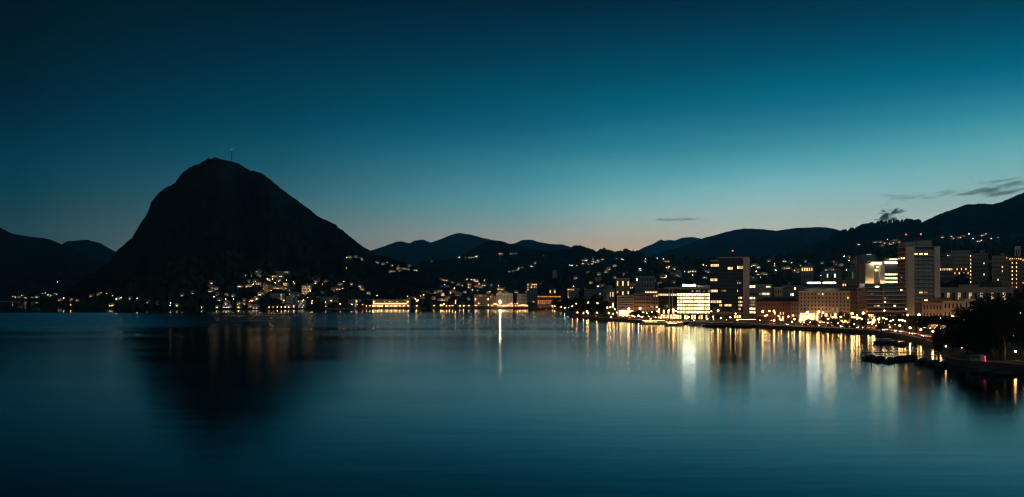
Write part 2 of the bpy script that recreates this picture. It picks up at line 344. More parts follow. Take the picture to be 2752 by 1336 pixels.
# shore line of the town, bearing -> row of the water's edge
SHORE = [(880, 831), (1000, 829.5), (1250, 829), (1480, 829.5), (1492, 831), (1502, 834), (1515, 839), (1530, 845), (1550, 853), (1600, 858), (1700, 865), (1800, 870), (1900, 873), (2000, 877), (2100, 884), (2250, 890), (2340, 897), (2420, 908), (2480, 921), (2525, 937), (2533, 952), (2541, 976), (2570, 985), (2600, 988), (2680, 993), (2752, 1001), (2900, 1030), (3100, 1080), (3900, 1180)]
def shore_d(px): return DW(lerp_tab(SHORE, px))
CREST = [(880, 760), (1000, 757), (1150, 752), (1300, 758), (1420, 752), (1500, 745), (1580, 715), (1640, 700), (1720, 695), (1800, 694), (1900, 700), (2050, 694), (2200, 688), (2300, 660), (2420, 640), (2520, 640), (2620, 632), (2760, 625), (3100, 600), (3900, 560)]
QZ = 2.0
def ground_z(px, d):
    sd = shore_d(px); s = d-sd
    flat = lerp_tab([(880, 60), (1400, 70), (1500, 200), (1700, 230), (3100, 330)], px)
    dc = lerp_tab([(880, 2500), (1450, 2700), (1600, 2300), (2200, 2600), (3100, 2900)], px)
    zc = Z(lerp_tab(CREST, px), dc)
    t = (s-flat)/max(1, dc-sd-flat)
    if t <= 0: return QZ
    if t <= 1: return QZ+(zc-QZ)*(t**1.15)
    return zc-(t-1)*zc*1.2
cols = np.unique(np.concatenate([np.arange(880, 1480, 6.0), np.arange(1480, 1560, 2.0), np.arange(1560, 2500, 5.0), np.arange(2500, 2560, 1.5), np.arange(2560, 3800, 6.0)]))
tt = np.concatenate([[-.6, 0, 0], np.array([3, 8, 16, 30, 50, 80, 120, 170, 230, 300.]), np.linspace(360, 2600, 46)])
Dg = np.zeros((len(tt), len(cols))); Zg = np.zeros_like(Dg)
for j, c in enumerate(cols):
    sd = shore_d(c)
    for i, s in enumerate(tt):
        d = sd+s; Dg[i, j] = d
        Zg[i, j] = -1.5 if i < 2 else ground_z(c, d)+(.9*float(noise2(c/7, d/25, 31)) if s > 360 else 0)
    Dg[2, j] = sd+.05
def town_mat():
    m, nt, out = new_mat('town_ground'); p = nt.nodes.new('ShaderNodeBsdfPrincipled')
    ge = nt.nodes.new('ShaderNodeNewGeometry'); sx = nt.nodes.new('ShaderNodeSeparateXYZ'); nt.links.new(ge.outputs['Position'], sx.inputs[0])
    mr = nt.nodes.new('ShaderNodeMapRange'); mr.inputs['From Min'].default_value = 2.6; mr.inputs['From Max'].default_value = 7
    nt.links.new(sx.outputs[2], mr.inputs['Value'])
    no = nt.nodes.new('ShaderNodeTexNoise'); no.inputs['Scale'].default_value = .05; no.inputs['Detail'].default_value = 8; nt.links.new(ge.outputs['Position'], no.inputs['Vector'])
    c1 = nt.nodes.new('ShaderNodeValToRGB'); c1.color_ramp.elements[0].color = (.10, .088, .075, 1); c1.color_ramp.elements[1].color = (.2, .175, .145, 1)
    c2 = nt.nodes.new('ShaderNodeValToRGB'); c2.color_ramp.elements[0].color = (.015, .02, .01, 1); c2.color_ramp.elements[1].color = (.055, .06, .035, 1)
    for c in (c1, c2): nt.links.new(no.outputs['Fac'], c.inputs[0])
    mx = nt.nodes.new('ShaderNodeMix'); mx.data_type = 'RGBA'
    nt.links.new(mr.outputs[0], mx.inputs[0]); nt.links.new(c1.outputs[0], mx.inputs[6]); nt.links.new(c2.outputs[0], mx.inputs[7])
    nt.links.new(mx.outputs[2], p.inputs['Base Color']); p.inputs['Roughness'].default_value = .85
    nt.links.new(p.outputs[0], out.inputs[0]); return m
grid_object('town_terrain', cols, Dg, Zg, town_mat())
FIELDS['town'] = (cols, Dg, Zg)
def strip(name, px0, px1, o0, o1, z, mat, step=6, kind='structure'):
    """a ribbon of paving that runs along the shore between two setbacks"""
    c = np.arange(px0, px1+.1, step, dtype=float)
    sd = np.array([shore_d(p) for p in c]); k = np.ones(5)/5
    D = np.stack([sd+o0, sd+o1]); return grid_object(name, c, D, np.full(D.shape, z), mat, kind)
strip('lakeside_road', 1560, 2500, 20, 31, QZ+.012, M['asphalt'])
for o in (25.4,):
    strip('road_centre_line', 1560, 2500, o, o+.25, QZ+.02, M['paint'])
strip('promenade', 1560, 2500, .6, 12, QZ+.008, M['pale'])
strip('kerb', 1560, 2500, 19.6, 19.9, QZ+.13, M['conc'])
strip('park_lawn', 2546, 3600, 14, 110, QZ+.01, M['lawn'])
strip('park_path', 2546, 3600, 5, 9.5, QZ+.02, M['pale'])

# ------------------------------------------------------------------ water
def water_mat():
    m, nt, out = new_mat('lake_water'); p = nt.nodes.new('ShaderNodeBsdfPrincipled')
    nt.nodes.remove(p)
    p = nt.nodes.new('ShaderNodeBsdfAnisotropic'); p.distribution = 'BECKMANN'; p.inputs['Color'].default_value = (.80, .95, 1, 1)
    df = nt.nodes.new('ShaderNodeBsdfDiffuse'); df.inputs[0].default_value = (.001, .006, .010, 1)
    fr = nt.nodes.new('ShaderNodeFresnel'); fr.inputs[0].default_value = 1.333
    ms = nt.nodes.new('ShaderNodeMixShader'); nt.links.new(fr.outputs[0], ms.inputs[0]); nt.links.new(df.outputs[0], ms.inputs[1]); nt.links.new(p.outputs[0], ms.inputs[2])
    ge = nt.nodes.new('ShaderNodeNewGeometry')
    mp = nt.nodes.new('ShaderNodeMapping'); mp.inputs['Scale'].default_value = (.0022, .0075, 0); mp.inputs['Rotation'].default_value = (0, 0, .12)
    nt.links.new(ge.outputs['Position'], mp.inputs['Vector'])
    n1 = nt.nodes.new('ShaderNodeTexNoise'); n1.inputs['Scale'].default_value = 1; n1.inputs['Detail'].default_value = 6; n1.inputs['Roughness'].default_value = .5
    n1.inputs['Distortion'].default_value = .6
    nt.links.new(mp.outputs[0], n1.inputs['Vector'])
    mr = nt.nodes.new('ShaderNodeMapRange'); mr.interpolation_type = 'SMOOTHSTEP'
    mr.inputs['From Min'].default_value = .40; mr.inputs['From Max'].default_value = .66
    mr.inputs['To Min'].default_value = .125; mr.inputs['To Max'].default_value = .17
    m2 = nt.nodes.new('ShaderNodeMapping'); m2.inputs['Scale'].default_value = (.0011, .021, 0); m2.inputs['Location'].default_value = (3.3, 1.7, 0); m2.inputs['Rotation'].default_value = (0, 0, .03)
    nt.links.new(ge.outputs['Position'], m2.inputs['Vector'])
    n2 = nt.nodes.new('ShaderNodeTexNoise'); n2.inputs['Scale'].default_value = 1; n2.inputs['Detail'].default_value = 4; n2.inputs['Distortion'].default_value = .4
    nt.links.new(m2.outputs[0], n2.inputs['Vector'])
    av = nt.nodes.new('ShaderNodeMath'); av.operation = 'MULTIPLY_ADD'; av.inputs[1].default_value = .7
    sc = nt.nodes.new('ShaderNodeMath'); sc.operation = 'MULTIPLY'; sc.inputs[1].default_value = .3
    nt.links.new(n2.outputs['Fac'], sc.inputs[0]); nt.links.new(n1.outputs['Fac'], av.inputs[0]); nt.links.new(sc.outputs[0], av.inputs[2])
    nt.links.new(av.outputs[0], mr.inputs['Value'])
    # calm water under the far shore, a wide belt of breeze in mid lake, smoother again close by
    xyz = nt.nodes.new('ShaderNodeSeparateXYZ'); nt.links.new(ge.outputs['Position'], xyz.inputs[0])
    def rng_(src, a, b_, lo, hi):
        q = nt.nodes.new('ShaderNodeMapRange'); q.interpolation_type = 'SMOOTHSTEP'
        q.inputs['From Min'].default_value = a; q.inputs['From Max'].default_value = b_; q.inputs['To Min'].default_value = lo; q.inputs['To Max'].default_value = hi
        nt.links.new(src, q.inputs['Value']); return q.outputs[0]
    def mth(op, a, b_):
        q = nt.nodes.new('ShaderNodeMath'); q.operation = op
        for k, v in enumerate((a, b_)):
            if isinstance(v, (int, float)): q.inputs[k].default_value = v
            else: nt.links.new(v, q.inputs[k])
        return q.outputs[0]
    yj = mth('ADD', xyz.outputs[1], mth('MULTIPLY', mth('SUBTRACT', n1.outputs['Fac'], .5), 520))
    belt = mth('MULTIPLY', rng_(yj, 460, 720, 0, 1), rng_(yj, 1050, 1330, 1, 0))
    belt = mth('MULTIPLY', belt, rng_(xyz.outputs[0], -340, -40, 1, .12))
    calm = mth('MULTIPLY', rng_(yj, 1150, 1400, 0, 1), .065)
    rough = mth('SUBTRACT', mth('ADD', mr.outputs[0], mth('MULTIPLY', belt, .15)), calm)
    nt.links.new(rough, p.inputs['Roughness'])
    m3 = nt.nodes.new('ShaderNodeMapping'); m3.inputs['Scale'].default_value = (.035, .16, 0); nt.links.new(ge.outputs['Position'], m3.inputs['Vector'])
    n3 = nt.nodes.new('ShaderNodeTexNoise'); n3.inputs['Scale'].default_value = 1; n3.inputs['Detail'].default_value = 3; nt.links.new(m3.outputs[0], n3.inputs['Vector'])
    bp = nt.nodes.new('ShaderNodeBump'); bp.inputs['Strength'].default_value = 1; bp.inputs['Distance'].default_value = .035
    nt.links.new(n3.outputs['Fac'], bp.inputs['Height']); nt.links.new(bp.outputs[0], p.inputs['Normal'])
    nt.links.new(ms.outputs[0], out.inputs[0]); return m
b = MB(); b.quad((-13800, -60, 0), (13800, -60, 0), (13800, 18200, 0), (-13800, 18200, 0))
o = b.build('lake_water', water_mat()); o['kind'] = 'structure'

# ------------------------------------------------------------------ haze
m, nt2, out = new_mat('haze')
pv = nt2.nodes.new('ShaderNodeVolumePrincipled'); pv.inputs['Density'].default_value = SIG
pv.inputs['Color'].default_value = (.12, .66, 1, 1); pv.inputs['Anisotropy'].default_value = 0.45
nt2.links.new(pv.outputs[0], out.inputs['Volume'])
b = MB(); b.box(-14500, 14500, -120, HFAR, -3, HTOP)
o = b.build('haze', m); o['kind'] = 'stuff'

# ------------------------------------------------------------------ camera
cam = bpy.data.cameras.new('camera'); co = bpy.data.objects.new('camera', cam); COL.objects.link(co); S.camera = co
co.location = (0, 0, CAMH); co.rotation_euler = (math.pi/2, 0, 0)
cam.sensor_fit = 'HORIZONTAL'; cam.sensor_width = 36; cam.lens = F/2752*36; cam.shift_y = (HZ-668)/2752
cam.clip_end = 60000; cam.clip_start = .5
S.view_settings.view_transform = 'Standard'; S.view_settings.look = 'None'; S.view_settings.exposure = 0; S.view_settings.gamma = 1
S.cycles.use_denoising = True
try: S.cycles.denoiser = 'OPENIMAGEDENOISE'
except Exception: pass
S.cycles.max_bounces = 5; S.cycles.diffuse_bounces = 2; S.cycles.glossy_bounces = 3; S.cycles.volume_bounces = 0
S.cycles.filter_width = 1.1; S.cycles.use_light_tree = True; S.cycles.sample_clamp_indirect = 25; S.cycles.caustics_reflective = False
# ------------------------------------------------------------------ shared meshes
def window_mesh(name, frame, pane, mull=2, bar=False):
    """unit window: a frame that stands proud of the wall, sill, mullions and a pane set back in it"""
    b = MB(); t = .07
    b.quad((-.5, -.03, 0), (.5, -.03, 0), (.5, -.03, 1), (-.5, -.03, 1), 1)
    for x0, x1, z0, z1 in ((-.5, -.5+t, 0, 1), (.5-t, .5, 0, 1), (-.5+t, .5-t, 1-t, 1), (-.5+t, .5-t, 0, t)):
        b.box(x0, x1, -.16, 0, z0, z1)
    for k in range(1, mull):
        x = -.5+k/mull; b.box(x-.022, x+.022, -.10, -.031, t, 1-t)
    if bar: b.box(-.5+t, .5-t, -.095, -.031, .62, .66)
    return b.mesh(name, frame, pane)
WMESH = {}
def wmesh(tone, frame='conc', mull=2, bar=False):
    k = (tone, frame, mull, bar)
    if k not in WMESH: WMESH[k] = window_mesh('window', M[frame], M['glass'] if tone == 'dark' else E[tone], mull, bar)
    return WMESH[k]
def globe(mat, r):
    return MB().ball((0, 0, 0), r, 8, 6).mesh('lamp_globe', mat, smooth=True)
POLE = MB().tube((0, 0, 0), (0, 0, .12), .16, .13, 8).tube((0, 0, .12), (0, 0, 1), .07, .045, 8).mesh('pole', M['metal'])
CAP = MB().tube((0, 0, .0), (0, 0, .12), .34, .06, 8).mesh('lamp_cap', M['metal'])
GL = {}
def lamp_at(x, y, zg, h, tone, r, name='street_lamp'):
    t = empty(name, (x, y, zg))
    ob('pole', POLE, t, scale=(1.3, 1.3, h-r*.8))
    k = (tone, r)
    if k not in GL: GL[k] = globe(E[tone], r)
    ob('lamp_globe', GL[k], t, (0, 0, h))
    ob('lamp_cap', CAP, t, (0, 0, h+r*.9), (r*2, r*2, r*2))
    return t
REG = {}
def reg(key, o, px): REG.setdefault(key, []).append((px, o))

# ------------------------------------------------------------------ buildings
def base(name, px0, px1, d, label, cat='building', zb=QZ, rz=0.0, group=None):
    """a building stands at its own distance; its front runs from bearing px0 to px1"""
    return empty(name, ((X(px0, d)+X(px1, d))/2, d, zb), rz, label, cat, group), (px1-px0)*d/F
def face(root, px):
    """turn a building so that its front faces the lake"""
    th = math.atan((px-CX)/F); root.rotation_euler.z = -th; root.scale.x = math.cos(th)
def walls(root, x0, x1, y0, y1, z0, z1, mat, name='wall'):
    return MB().box(x0, x1, y0, y1, z0, z1).build(name, M[mat], root)
def windows(root, x0, x1, z0, z1, cols, rows, fw=.55, fh=.6, lit=(), tone='win_warm', frame='conc', mull=2, y=0.0, skip=(), bar=False, dark=True, rot=0.0):
    cw, ch = (x1-x0)/cols, (z1-z0)/rows
    for r in range(rows):
        for c in range(cols):
            if (r, c) in skip: continue
            l = lit(r, c) if callable(lit) else ((r, c) in lit)
            if not l and not dark: continue
            tn = l if isinstance(l, str) else (tone if l else 'dark')
            tn = tn.replace('far_', 'mid_')
            me = wmesh(tn, frame, mull, bar)
            u = x0+(c+.5)*cw; zz = z1-(r+1)*ch+ch*(1-fh)/2
            if rot == 0: ob('window', me, root, (u, y, zz), (cw*fw, 1, ch*fh))
            else: ob('window', me, root, (y, u, zz), (cw*fw, 1, ch*fh), (0, 0, rot))
def hip(root, w, dep, z, h, over, mat='tile', flat=.0):
    x, y = w/2+over, over
    r = min(x, (dep+2*over)/2)*.9
    b = MB(); n = [(-x, -y, z), (x, -y, z), (x, dep+y, z), (-x, dep+y, z), (-x+r, dep/2-flat, z+h), (x-r, dep/2-flat, z+h), (x-r, dep/2+flat, z+h), (-x+r, dep/2+flat, z+h)]
    b.v = n; b.f = [(0, 1, 5, 4), (1, 2, 6, 5), (2, 3, 7, 6), (3, 0, 4, 7), (3, 2, 1, 0)]+([(4, 5, 6, 7)] if flat > 0 else []); b.m = [0]*len(b.f)
    return b.build('roof', M[mat], root)

# --- the dark glass tower with its concrete slab
d = 780; T, W = base('dark_glass_tower', 1909, 2014, d, 'tall dark glass office tower with a bare concrete slab along its right edge', 'tower')
face(T, 1960)
sx = lambda px: X(px, d)-T.location.x
zz = lambda py: Z(py, d)-QZ
walls(T, sx(1909), sx(1997), 0, 22, zz(843), zz(702), 'glass', 'glass_body')
walls(T, sx(1918), sx(1990), 1.5, 20, 0, zz(843), 'grey', 'ground_floor')
walls(T, sx(1909)-1, sx(2014), -3, 4, zz(843), zz(838), 'pale', 'entrance_canopy')
walls(T, sx(1997), sx(2014), -1.2, 23, 0, zz(691), 'pale', 'end_slab')
walls(T, sx(1932), sx(1997), 2, 21, zz(702), zz(693), 'darkpanel', 'penthouse')
walls(T, sx(1929), sx(1997), -.6, 21.6, zz(693), zz(690.6), 'conc', 'roof')
walls(T, sx(1909), sx(1932), -.2, 21.5, zz(702), zz(699), 'grey', 'terrace_parapet')
b = MB()
for k in range(40):
    x = sx(1909)+(sx(1984)-sx(1909))*(k+.5)/40; b.box(x-.09, x+.09, -.28, 0, zz(842), zz(703))
b.build('mullion_fins', M['metal'], T)
b = MB()
for k in range(1, 14):
    z = zz(843)+(zz(702)-zz(843))*k/14; b.box(sx(1909), sx(1997), -.16, 0, z-.25, z+.25)
b.build('floor_bands', M['metal'], T)
for (p0, p1, y0, y1, n) in ((1909.5, 1932, 709, 717, 6), (1955.5, 1970, 717, 725.5, 4), (1909, 1928, 748, 756, 5), (1909.5, 1929, 778, 786, 5), (1909.5, 1939, 807, 815, 7), (1933, 1941, 817, 824, 2), (1947, 1966, 817, 824, 5)):
    windows(T, sx(p0), sx(p1), zz(y1), zz(y0), n, 1, .86, .96, lambda r, c: True, 'win_tower', 'metal', 2, y=-.3)
for (p0, p1, y0, y1) in ((1980, 1997, 714, 724), (1984, 1995, 797, 804), (1984, 1996, 808, 815), (1984, 1995, 817, 824), (1985, 1991, 827, 834), (1980.5, 1984, 778, 785)):
    windows(T, sx(p0), sx(p1), zz(y1), zz(y0), 3 if p1-p0 > 5 else 1, 1, .7, .9, lambda r, c: True, 'win_tower', 'metal', 1, y=-.3)
windows(T, sx(1938), sx(1952), zz(785), zz(778), 4, 1, .7, .8, lambda r, c: True, 'win_dim', 'metal', 1, y=-.3)
windows(T, sx(1980), sx(1993), zz(764), zz(757), 3, 1, .7, .8, lambda r, c: True, 'win_dim', 'metal', 1, y=-.3)
windows(T, sx(1952), sx(1992), 1, zz(846), 6, 1, .7, .8, lambda r, c: c > 2, 'shop', 'metal', 1, y=1.5)
a = MB().tube((sx(1969), 8, zz(691)), (sx(1969), 8, zz(675)), .25, .1).tube((sx(1978), 9, zz(691)), (sx(1978), 9, zz(683)), .12, .08).box(sx(1966), sx(1976), 6, 12, zz(691), zz(684)).build('antenna', M['metal'], T)
MB().ball((sx(1969), 8, zz(673)), .55, 8, 6).build('beacon', E['red'], a, True)

# --- lit glass office block
d = 775; B, W = base('lit_glass_office', 1819, 1908, d, 'broad glass office block with six fully lit floors and a white sign on its roof', 'office building')
face(B, 1864)
sx = lambda px: X(px, d)-B.location.x
zz = lambda py: Z(py, d)-QZ
walls(B, sx(1819), sx(1908), .4, 26, 0, zz(777), 'darkpanel')
walls(B, sx(1785), sx(1908), -.6, 27, zz(777), zz(771), 'grey', 'roof')
walls(B, sx(1875), sx(1908), 3, 20, zz(771), zz(767), 'pale', 'roof_plant_room')
for r in range(6):
    y0 = 787+r*9.42
    br = [lambda c: True][0]
    windows(B, sx(1819.5), sx(1908), zz(y0+9.42), zz(y0), 12, 1, .95, .82, lambda rr, c: True, 'win_office', 'darkpanel', 3, y=.38)
b = MB()
for r in range(7):
    z = zz(787+r*9.42); b.box(sx(1819), sx(1908), -.25, .36, z-.28, z+.28)
b.build('floor_bands', M['metal'], B)
windows(B, sx(1820), sx(1908), zz(787), zz(778), 14, 1, .8, .7, lambda r, c: c in (6, 8, 9, 11, 13) and 'win_dim', 'win_dim', 'darkpanel', 2, y=.38)
windows(B, sx(1819), sx(1908), .3, zz(845), 14, 1, .8, .9, lambda r, c: c % 3 != 2, 'shop', 'darkpanel', 2, y=.38)
sgn = MB().box(sx(1834), sx(1870), -.4, 0, zz(769), zz(764.6)).build('roof_sign', E['sign_w'], B)
MB().box(sx(1836), sx(1836)+.2, 0, .2, zz(771), zz(769)).box(sx(1852), sx(1852)+.2, 0, .2, zz(771), zz(769)).box(sx(1868), sx(1868)+.2, 0, .2, zz(771), zz(769)).build('sign_posts', M['metal'], sgn)
for px in (1767.5, 1798.5, 1806.5):
    MB().tube((sx(px), -1, 0), (sx(px), -1, zz(777 if px > 1770 else 783)), .35, .35, 10).build('column', M['pale'], B)
# --- office wing left of it
d = 800; C, W = base('office_wing', 1768, 1819, d, 'dark office wing left of the lit glass block with one lit top floor', 'office building')
face(C, 1793)
sx = lambda px: X(px, d)-C.location.x
zz = lambda py: Z(py, d)-QZ
walls(C, sx(1768), sx(1819.5), .4, 24, 0, zz(777.5), 'darkpanel'); walls(C, sx(1766), sx(1785), 0, 25, zz(777.5), zz(775.5), 'grey', 'roof')
windows(C, sx(1768), sx(1819), zz(796), zz(788.5), 9, 1, .85, .85, lambda r, c: True, 'win_tower', 'metal', 2, y=.38)
windows(C, sx(1768), sx(1819), zz(828), zz(797), 9, 3, .8, .75, lambda r, c: (r, c) in ((2, 3), (2, 4)) and 'win_dim', 'win_dim', 'metal', 2, y=.38)
windows(C, sx(1768), sx(1819), .3, zz(831), 8, 2, .8, .85, lambda r, c: c % 2 == 0 or r == 1, 'shop', 'metal', 2, y=.38)
# --- building with balconies, further left
d = 880; C, W = base('balcony_building', 1703, 1770, d, 'dim stone building with stacked balcony bands and two lit rows near its right end')
face(C, 1736)
sx = lambda px: X(px, d)-C.location.x
zz = lambda py: Z(py, d)-QZ
walls(C, sx(1703), sx(1768), 0, 22, 0, zz(789), 'conc'); walls(C, sx(1730), sx(1768), 1, 20, zz(789), zz(782), 'darkpanel', 'top_storey'); walls(C, sx(1728), sx(1770), -.5, 21, zz(782), zz(780), 'grey', 'roof')
windows(C, sx(1733), sx(1767), zz(788), zz(783), 8, 1, .8, .9, lambda r, c: True, 'win_tower', 'metal', 1, y=1)
windows(C, sx(1704), sx(1768), zz(840), zz(790), 10, 5, .6, .55, lambda r, c: (r, c) in ((0, 8), (0, 9), (3, 7), (3, 9)), 'win_warm', 'grey', 2)
b = MB()
for r in range(5): z = zz(798+r*9.6); b.box(sx(1703), sx(1753), -1.3, 0, z-.35, z+.45)
b.build('balcony_bands', M['pale'], C)
windows(C, sx(1706), sx(1766), .3, zz(841), 9, 1, .75, .85, lambda r, c: c % 2 == 1, 'shop', 'metal', 2)
# --- pale striped block
d = 900; C, W = base('striped_block', 1658, 1703, d, 'windowless pale pink block with horizontal stripes above a bright cafe terrace')
face(C, 1680)
sx = lambda px: X(px, d)-C.location.x
zz = lambda py: Z(py, d)-QZ
walls(C, sx(1658), sx(1703), 0, 24, 0, zz(794), 'white'); walls(C, sx(1657), sx(1704), -.4, 24.4, zz(794), zz(792), 'slate', 'roof')
b = MB()
for r in range(6): z = zz(799.5+r*6.4); b.box(sx(1660), sx(1701), -.2, 0, z-.5, z+.2)
b.build('strip_windows', M['glass'], C)
windows(C, sx(1664), sx(1700), .4, zz(831), 7, 1, .85, .9, lambda r, c: True, 'shopbright', 'metal', 1)
# --- greenish office behind the tower
d = 810; C, W = base('flat_roofed_office', 2014, 2078, d, 'flat roofed office with a column of greenish lit rooms at the tower slab')
face(C, 2046)
sx = lambda px: X(px, d)-C.location.x
zz = lambda py: Z(py, d)-QZ
walls(C, sx(2012), sx(2075), 0, 25, 0, zz(767), 'grey'); walls(C, sx(2012), sx(2077), -.6, 26, zz(767), zz(764.5), 'pale', 'roof')
windows(C, sx(2014), sx(2030), zz(774), zz(766.5), 2, 1, .94, .9, lambda r, c: True, 'win_office', 'grey', 2)
windows(C, sx(2058), sx(2071), zz(774), zz(767.5), 4, 1, .8, .8, lambda r, c: True, 'win_green', 'grey', 1)
windows(C, sx(2048), sx(2068), zz(794), zz(786), 6, 1, .85, .9, lambda r, c: True, 'win_green', 'grey', 1)
windows(C, sx(2014), sx(2048), zz(794), zz(786), 8, 1, .8, .8, lambda r, c: c > 5 and 'win_dim', 'win_dim', 'grey', 1)
for y0, tn in ((797, 'win_green'), (807, 'win_dim'), (815, 'win_dim'), (825.5, 'win_office'), (835, 'win_office')):
    windows(C, sx(2014), sx(2030), zz(y0+8.3), zz(y0), 4, 1, .88, .85, lambda r, c: True, tn, 'grey', 1)
# --- small pavilion
d = 850; C, W = base('columned_pavilion', 2077, 2106, d, 'small cream pavilion with columns under a wide flat cornice')
face(C, 2092)
sx = lambda px: X(px, d)-C.location.x
zz = lambda py: Z(py, d)-QZ
walls(C, sx(2080), sx(2103), 0, 14, 0, zz(773), 'cream'); walls(C, sx(2076), sx(2108), -1.2, 15, zz(773), zz(771), 'white', 'cornice')
windows(C, sx(2082), sx(2102), zz(806), zz(777), 3, 2, .5, .75, (), 'win_dim', 'white', 1)
# --- low reddish building
d = 745; C, W = base('long_reddish_house', 2030, 2146, d, 'long low reddish brown house with a dark roof left of the big hotel', 'house')
face(C, 2088)
sx = lambda px: X(px, d)-C.location.x
zz = lambda py: Z(py, d)-QZ
walls(C, sx(2030), sx(2125), 0, 18, 0, zz(810), 'brick'); walls(C, sx(2125), sx(2146), 1, 18, 0, zz(809), 'pink', 'side_wing')
w = sx(2146)-sx(2030); r = hip(C, w, 18, zz(809.5), 3.2, .8, 'slate', 2)
windows(C, sx(2034), sx(2124), zz(848), zz(813), 12, 3, .35, .6, lambda r, c: (r, c) in ((2, 6), (2, 8), (2, 9)), 'win_warm', 'pink', 2)
windows(C, sx(2127), sx(2145), zz(848), zz(813), 3, 3, .35, .6, (), 'win_warm', 'pink', 2, y=1)
windows(C, sx(2034), sx(2124), .5, zz(849), 11, 1, .45, .85, lambda r, c: c in (7, 8), 'shop', 'pink', 2)
# --- grand hotel
d = 692; H, W = base('grand_hotel', 2146, 2284, d, 'grand cream hotel with rows of tall dark windows and two bright roof signs', 'hotel')
face(H, 2215)
sx = lambda px: X(px, d)-H.location.x
zz = lambda py: Z(py, d)-QZ
walls(H, sx(2146), sx(2284), 0, 20, 0, zz(784), 'cream')
walls(H, sx(2144), sx(2286), -1.1, 21, zz(784), zz(782), 'white', 'cornice')
W_H = W
r = hip(H, W, 20, zz(782), zz(774)-zz(782), .3, 'slate', 6)
b = MB()
for y in (837, 826.5): b.box(sx(2146), sx(2284), -.25, 0, zz(y)-.2, zz(y)+.2)
b.build('string_course', M['white'], H)
windows(H, sx(2148), sx(2283), zz(836), zz(785.5), 14, 5, .42, .62, lambda r, c: 'win_warm' if (r, c) in ((0, 6), (1, 13)) else ('win_dim' if (r, c) in ((0, 5), (4, 9), (4, 10)) else False), 'win_warm', 'cream', 2, bar=True)
windows(H, sx(2149), sx(2190), .6, zz(838), 6, 1, .8, .85, lambda r, c: True, 'shopbright', 'cream', 2)
windows(H, sx(2192), sx(2282), .6, zz(838), 11, 1, .6, .8, lambda r, c: c % 3 == 0, 'shop', 'cream', 2)
MB().box(sx(2148), sx(2191), -4.2, -.3, zz(846), zz(845)).build('awning', M['awning'], H)
for p0, p1, e in ((2169, 2205, 'sign_w'), (2212, 2246, 'sign_y')):
    sg = MB().box(sx(p0), sx(p1), 3, 3.3, zz(762), zz(758.2)).build('roof_sign', E[e], H)
    b = MB()
    for k in range(5): x = sx(p0)+(sx(p1)-sx(p0))*(k+.5)/5; b.tube((x, 3.6, zz(775)), (x, 3.35, zz(758.5)), .07, .07, 5)
    b.build('sign_posts', M['metal'], sg)
# --- banded modern building
d = 645; J, W = base('banded_block', 2329, 2436, d, 'modern block with projecting concrete balcony bands and a glowing ground floor', 'apartment block')
sx = lambda px: X(px, d)-J.location.x
zz = lambda py: Z(py, d)-QZ
walls(J, sx(2329), sx(2436), 0, 18, 0, zz(774), 'shutter'); walls(J, sx(2328), sx(2437), -.6, 18.5, zz(774), zz(772.6), 'grey', 'roof')
walls(J, sx(2330), sx(2400), 4, 14, zz(772.6), zz(762), 'darkpanel', 'roof_plant_room')
b = MB()
for r in range(6): z = zz(783.5+r*10.6); b.box(sx(2329), sx(2436), -2.0, 0, z-.45, z+.55)
b.build('balcony_bands', M['conc'], J)
b = MB()
for px in (2372,): b.box(sx(px)-.3, sx(px)+.3, -2.1, 0, zz(836), zz(775))
b.build('dividing_wall', M['conc'], J)
windows(J, .8, 17, zz(838), zz(775), 4, 6, .6, .45, (), 'win_warm', 'pink', 1, y=sx(2329)-.02, rot=-math.pi/2)
windows(J, sx(2330), sx(2435), zz(838), zz(775), 12, 6, .8, .5, lambda r, c: 'win_warm' if (r, c) in ((3, 5), (4, 3), (4, 8), (0, 10)) else ('win_dim' if (r, c) in ((1, 1), (4, 2), (2, 5)) else False), 'win_warm', 'pink', 2)
windows(J, sx(2331), sx(2430), .4, zz(842), 14, 1, .85, .9, lambda r, c: c % 4 != 3, 'shopbright', 'metal', 2)
W_J = W
MB().box(sx(2357), sx(2367), 3, 3.2, zz(771.5), zz(769)).build('roof_sign', E['cove'], J)
# --- tall residential tower
d = 672; K, W = base('tall_concrete_tower', 2437, 2524, d, 'tall concrete tower with pale corner piers, balcony rows and two red roof lights', 'tower')
sx = lambda px: X(px, d)-K.location.x
zz = lambda py: Z(py, d)-QZ
DEP = 17
walls(K, sx(2438), sx(2523), .3, DEP, 0, zz(665), 'shutter')
walls(K, sx(2437), sx(2455), -1.6, 2.4, 0, zz(664), 'cream', 'left_pier'); walls(K, sx(2509), sx(2524), -1.6, 2.4, 0, zz(664), 'cream', 'right_pier')
walls(K, sx(2436), sx(2525), -1.8, DEP+.4, zz(664), zz(662), 'conc', 'roof')
walls(K, sx(2437), sx(2466), 2, 14, zz(662), zz(650), 'grey', 'roof_plant_room'); walls(K, sx(2466), sx(2506), 1, 12, zz(662), zz(646.5), 'grey', 'roof_plant_room')
b = MB(); rows = 14; y0, y1 = 667, 812; st = (y1-y0)/rows
for r in range(rows): z = zz(y0+(r+1)*st); b.box(sx(2455), sx(2509), -1.3, .3, z-.25, z+.75)
b.build('balcony_bands', M['conc'], K)
LK = {(1, 0): 1, (1, 1): 1, (1, 2): 1, (11, 1): 1, (11, 2): 'win_dim', (13, 2): 1, (13, 3): 1}
windows(K, sx(2455), sx(2509), zz(y1), zz(y0), 4, rows, .82, .52, lambda r, c: {1: 'win_warm'}.get(LK.get((r, c)), LK.get((r, c), False)), 'win_warm', 'pink', 3, y=.28)
b = MB()
for r in range(rows): z = zz(y0+(r+1)*st); b.box(sx(2438)-.5, sx(2438), 2.6, DEP-1, z-.25, z+.7)
b.build('side_bands', M['conc'], K)
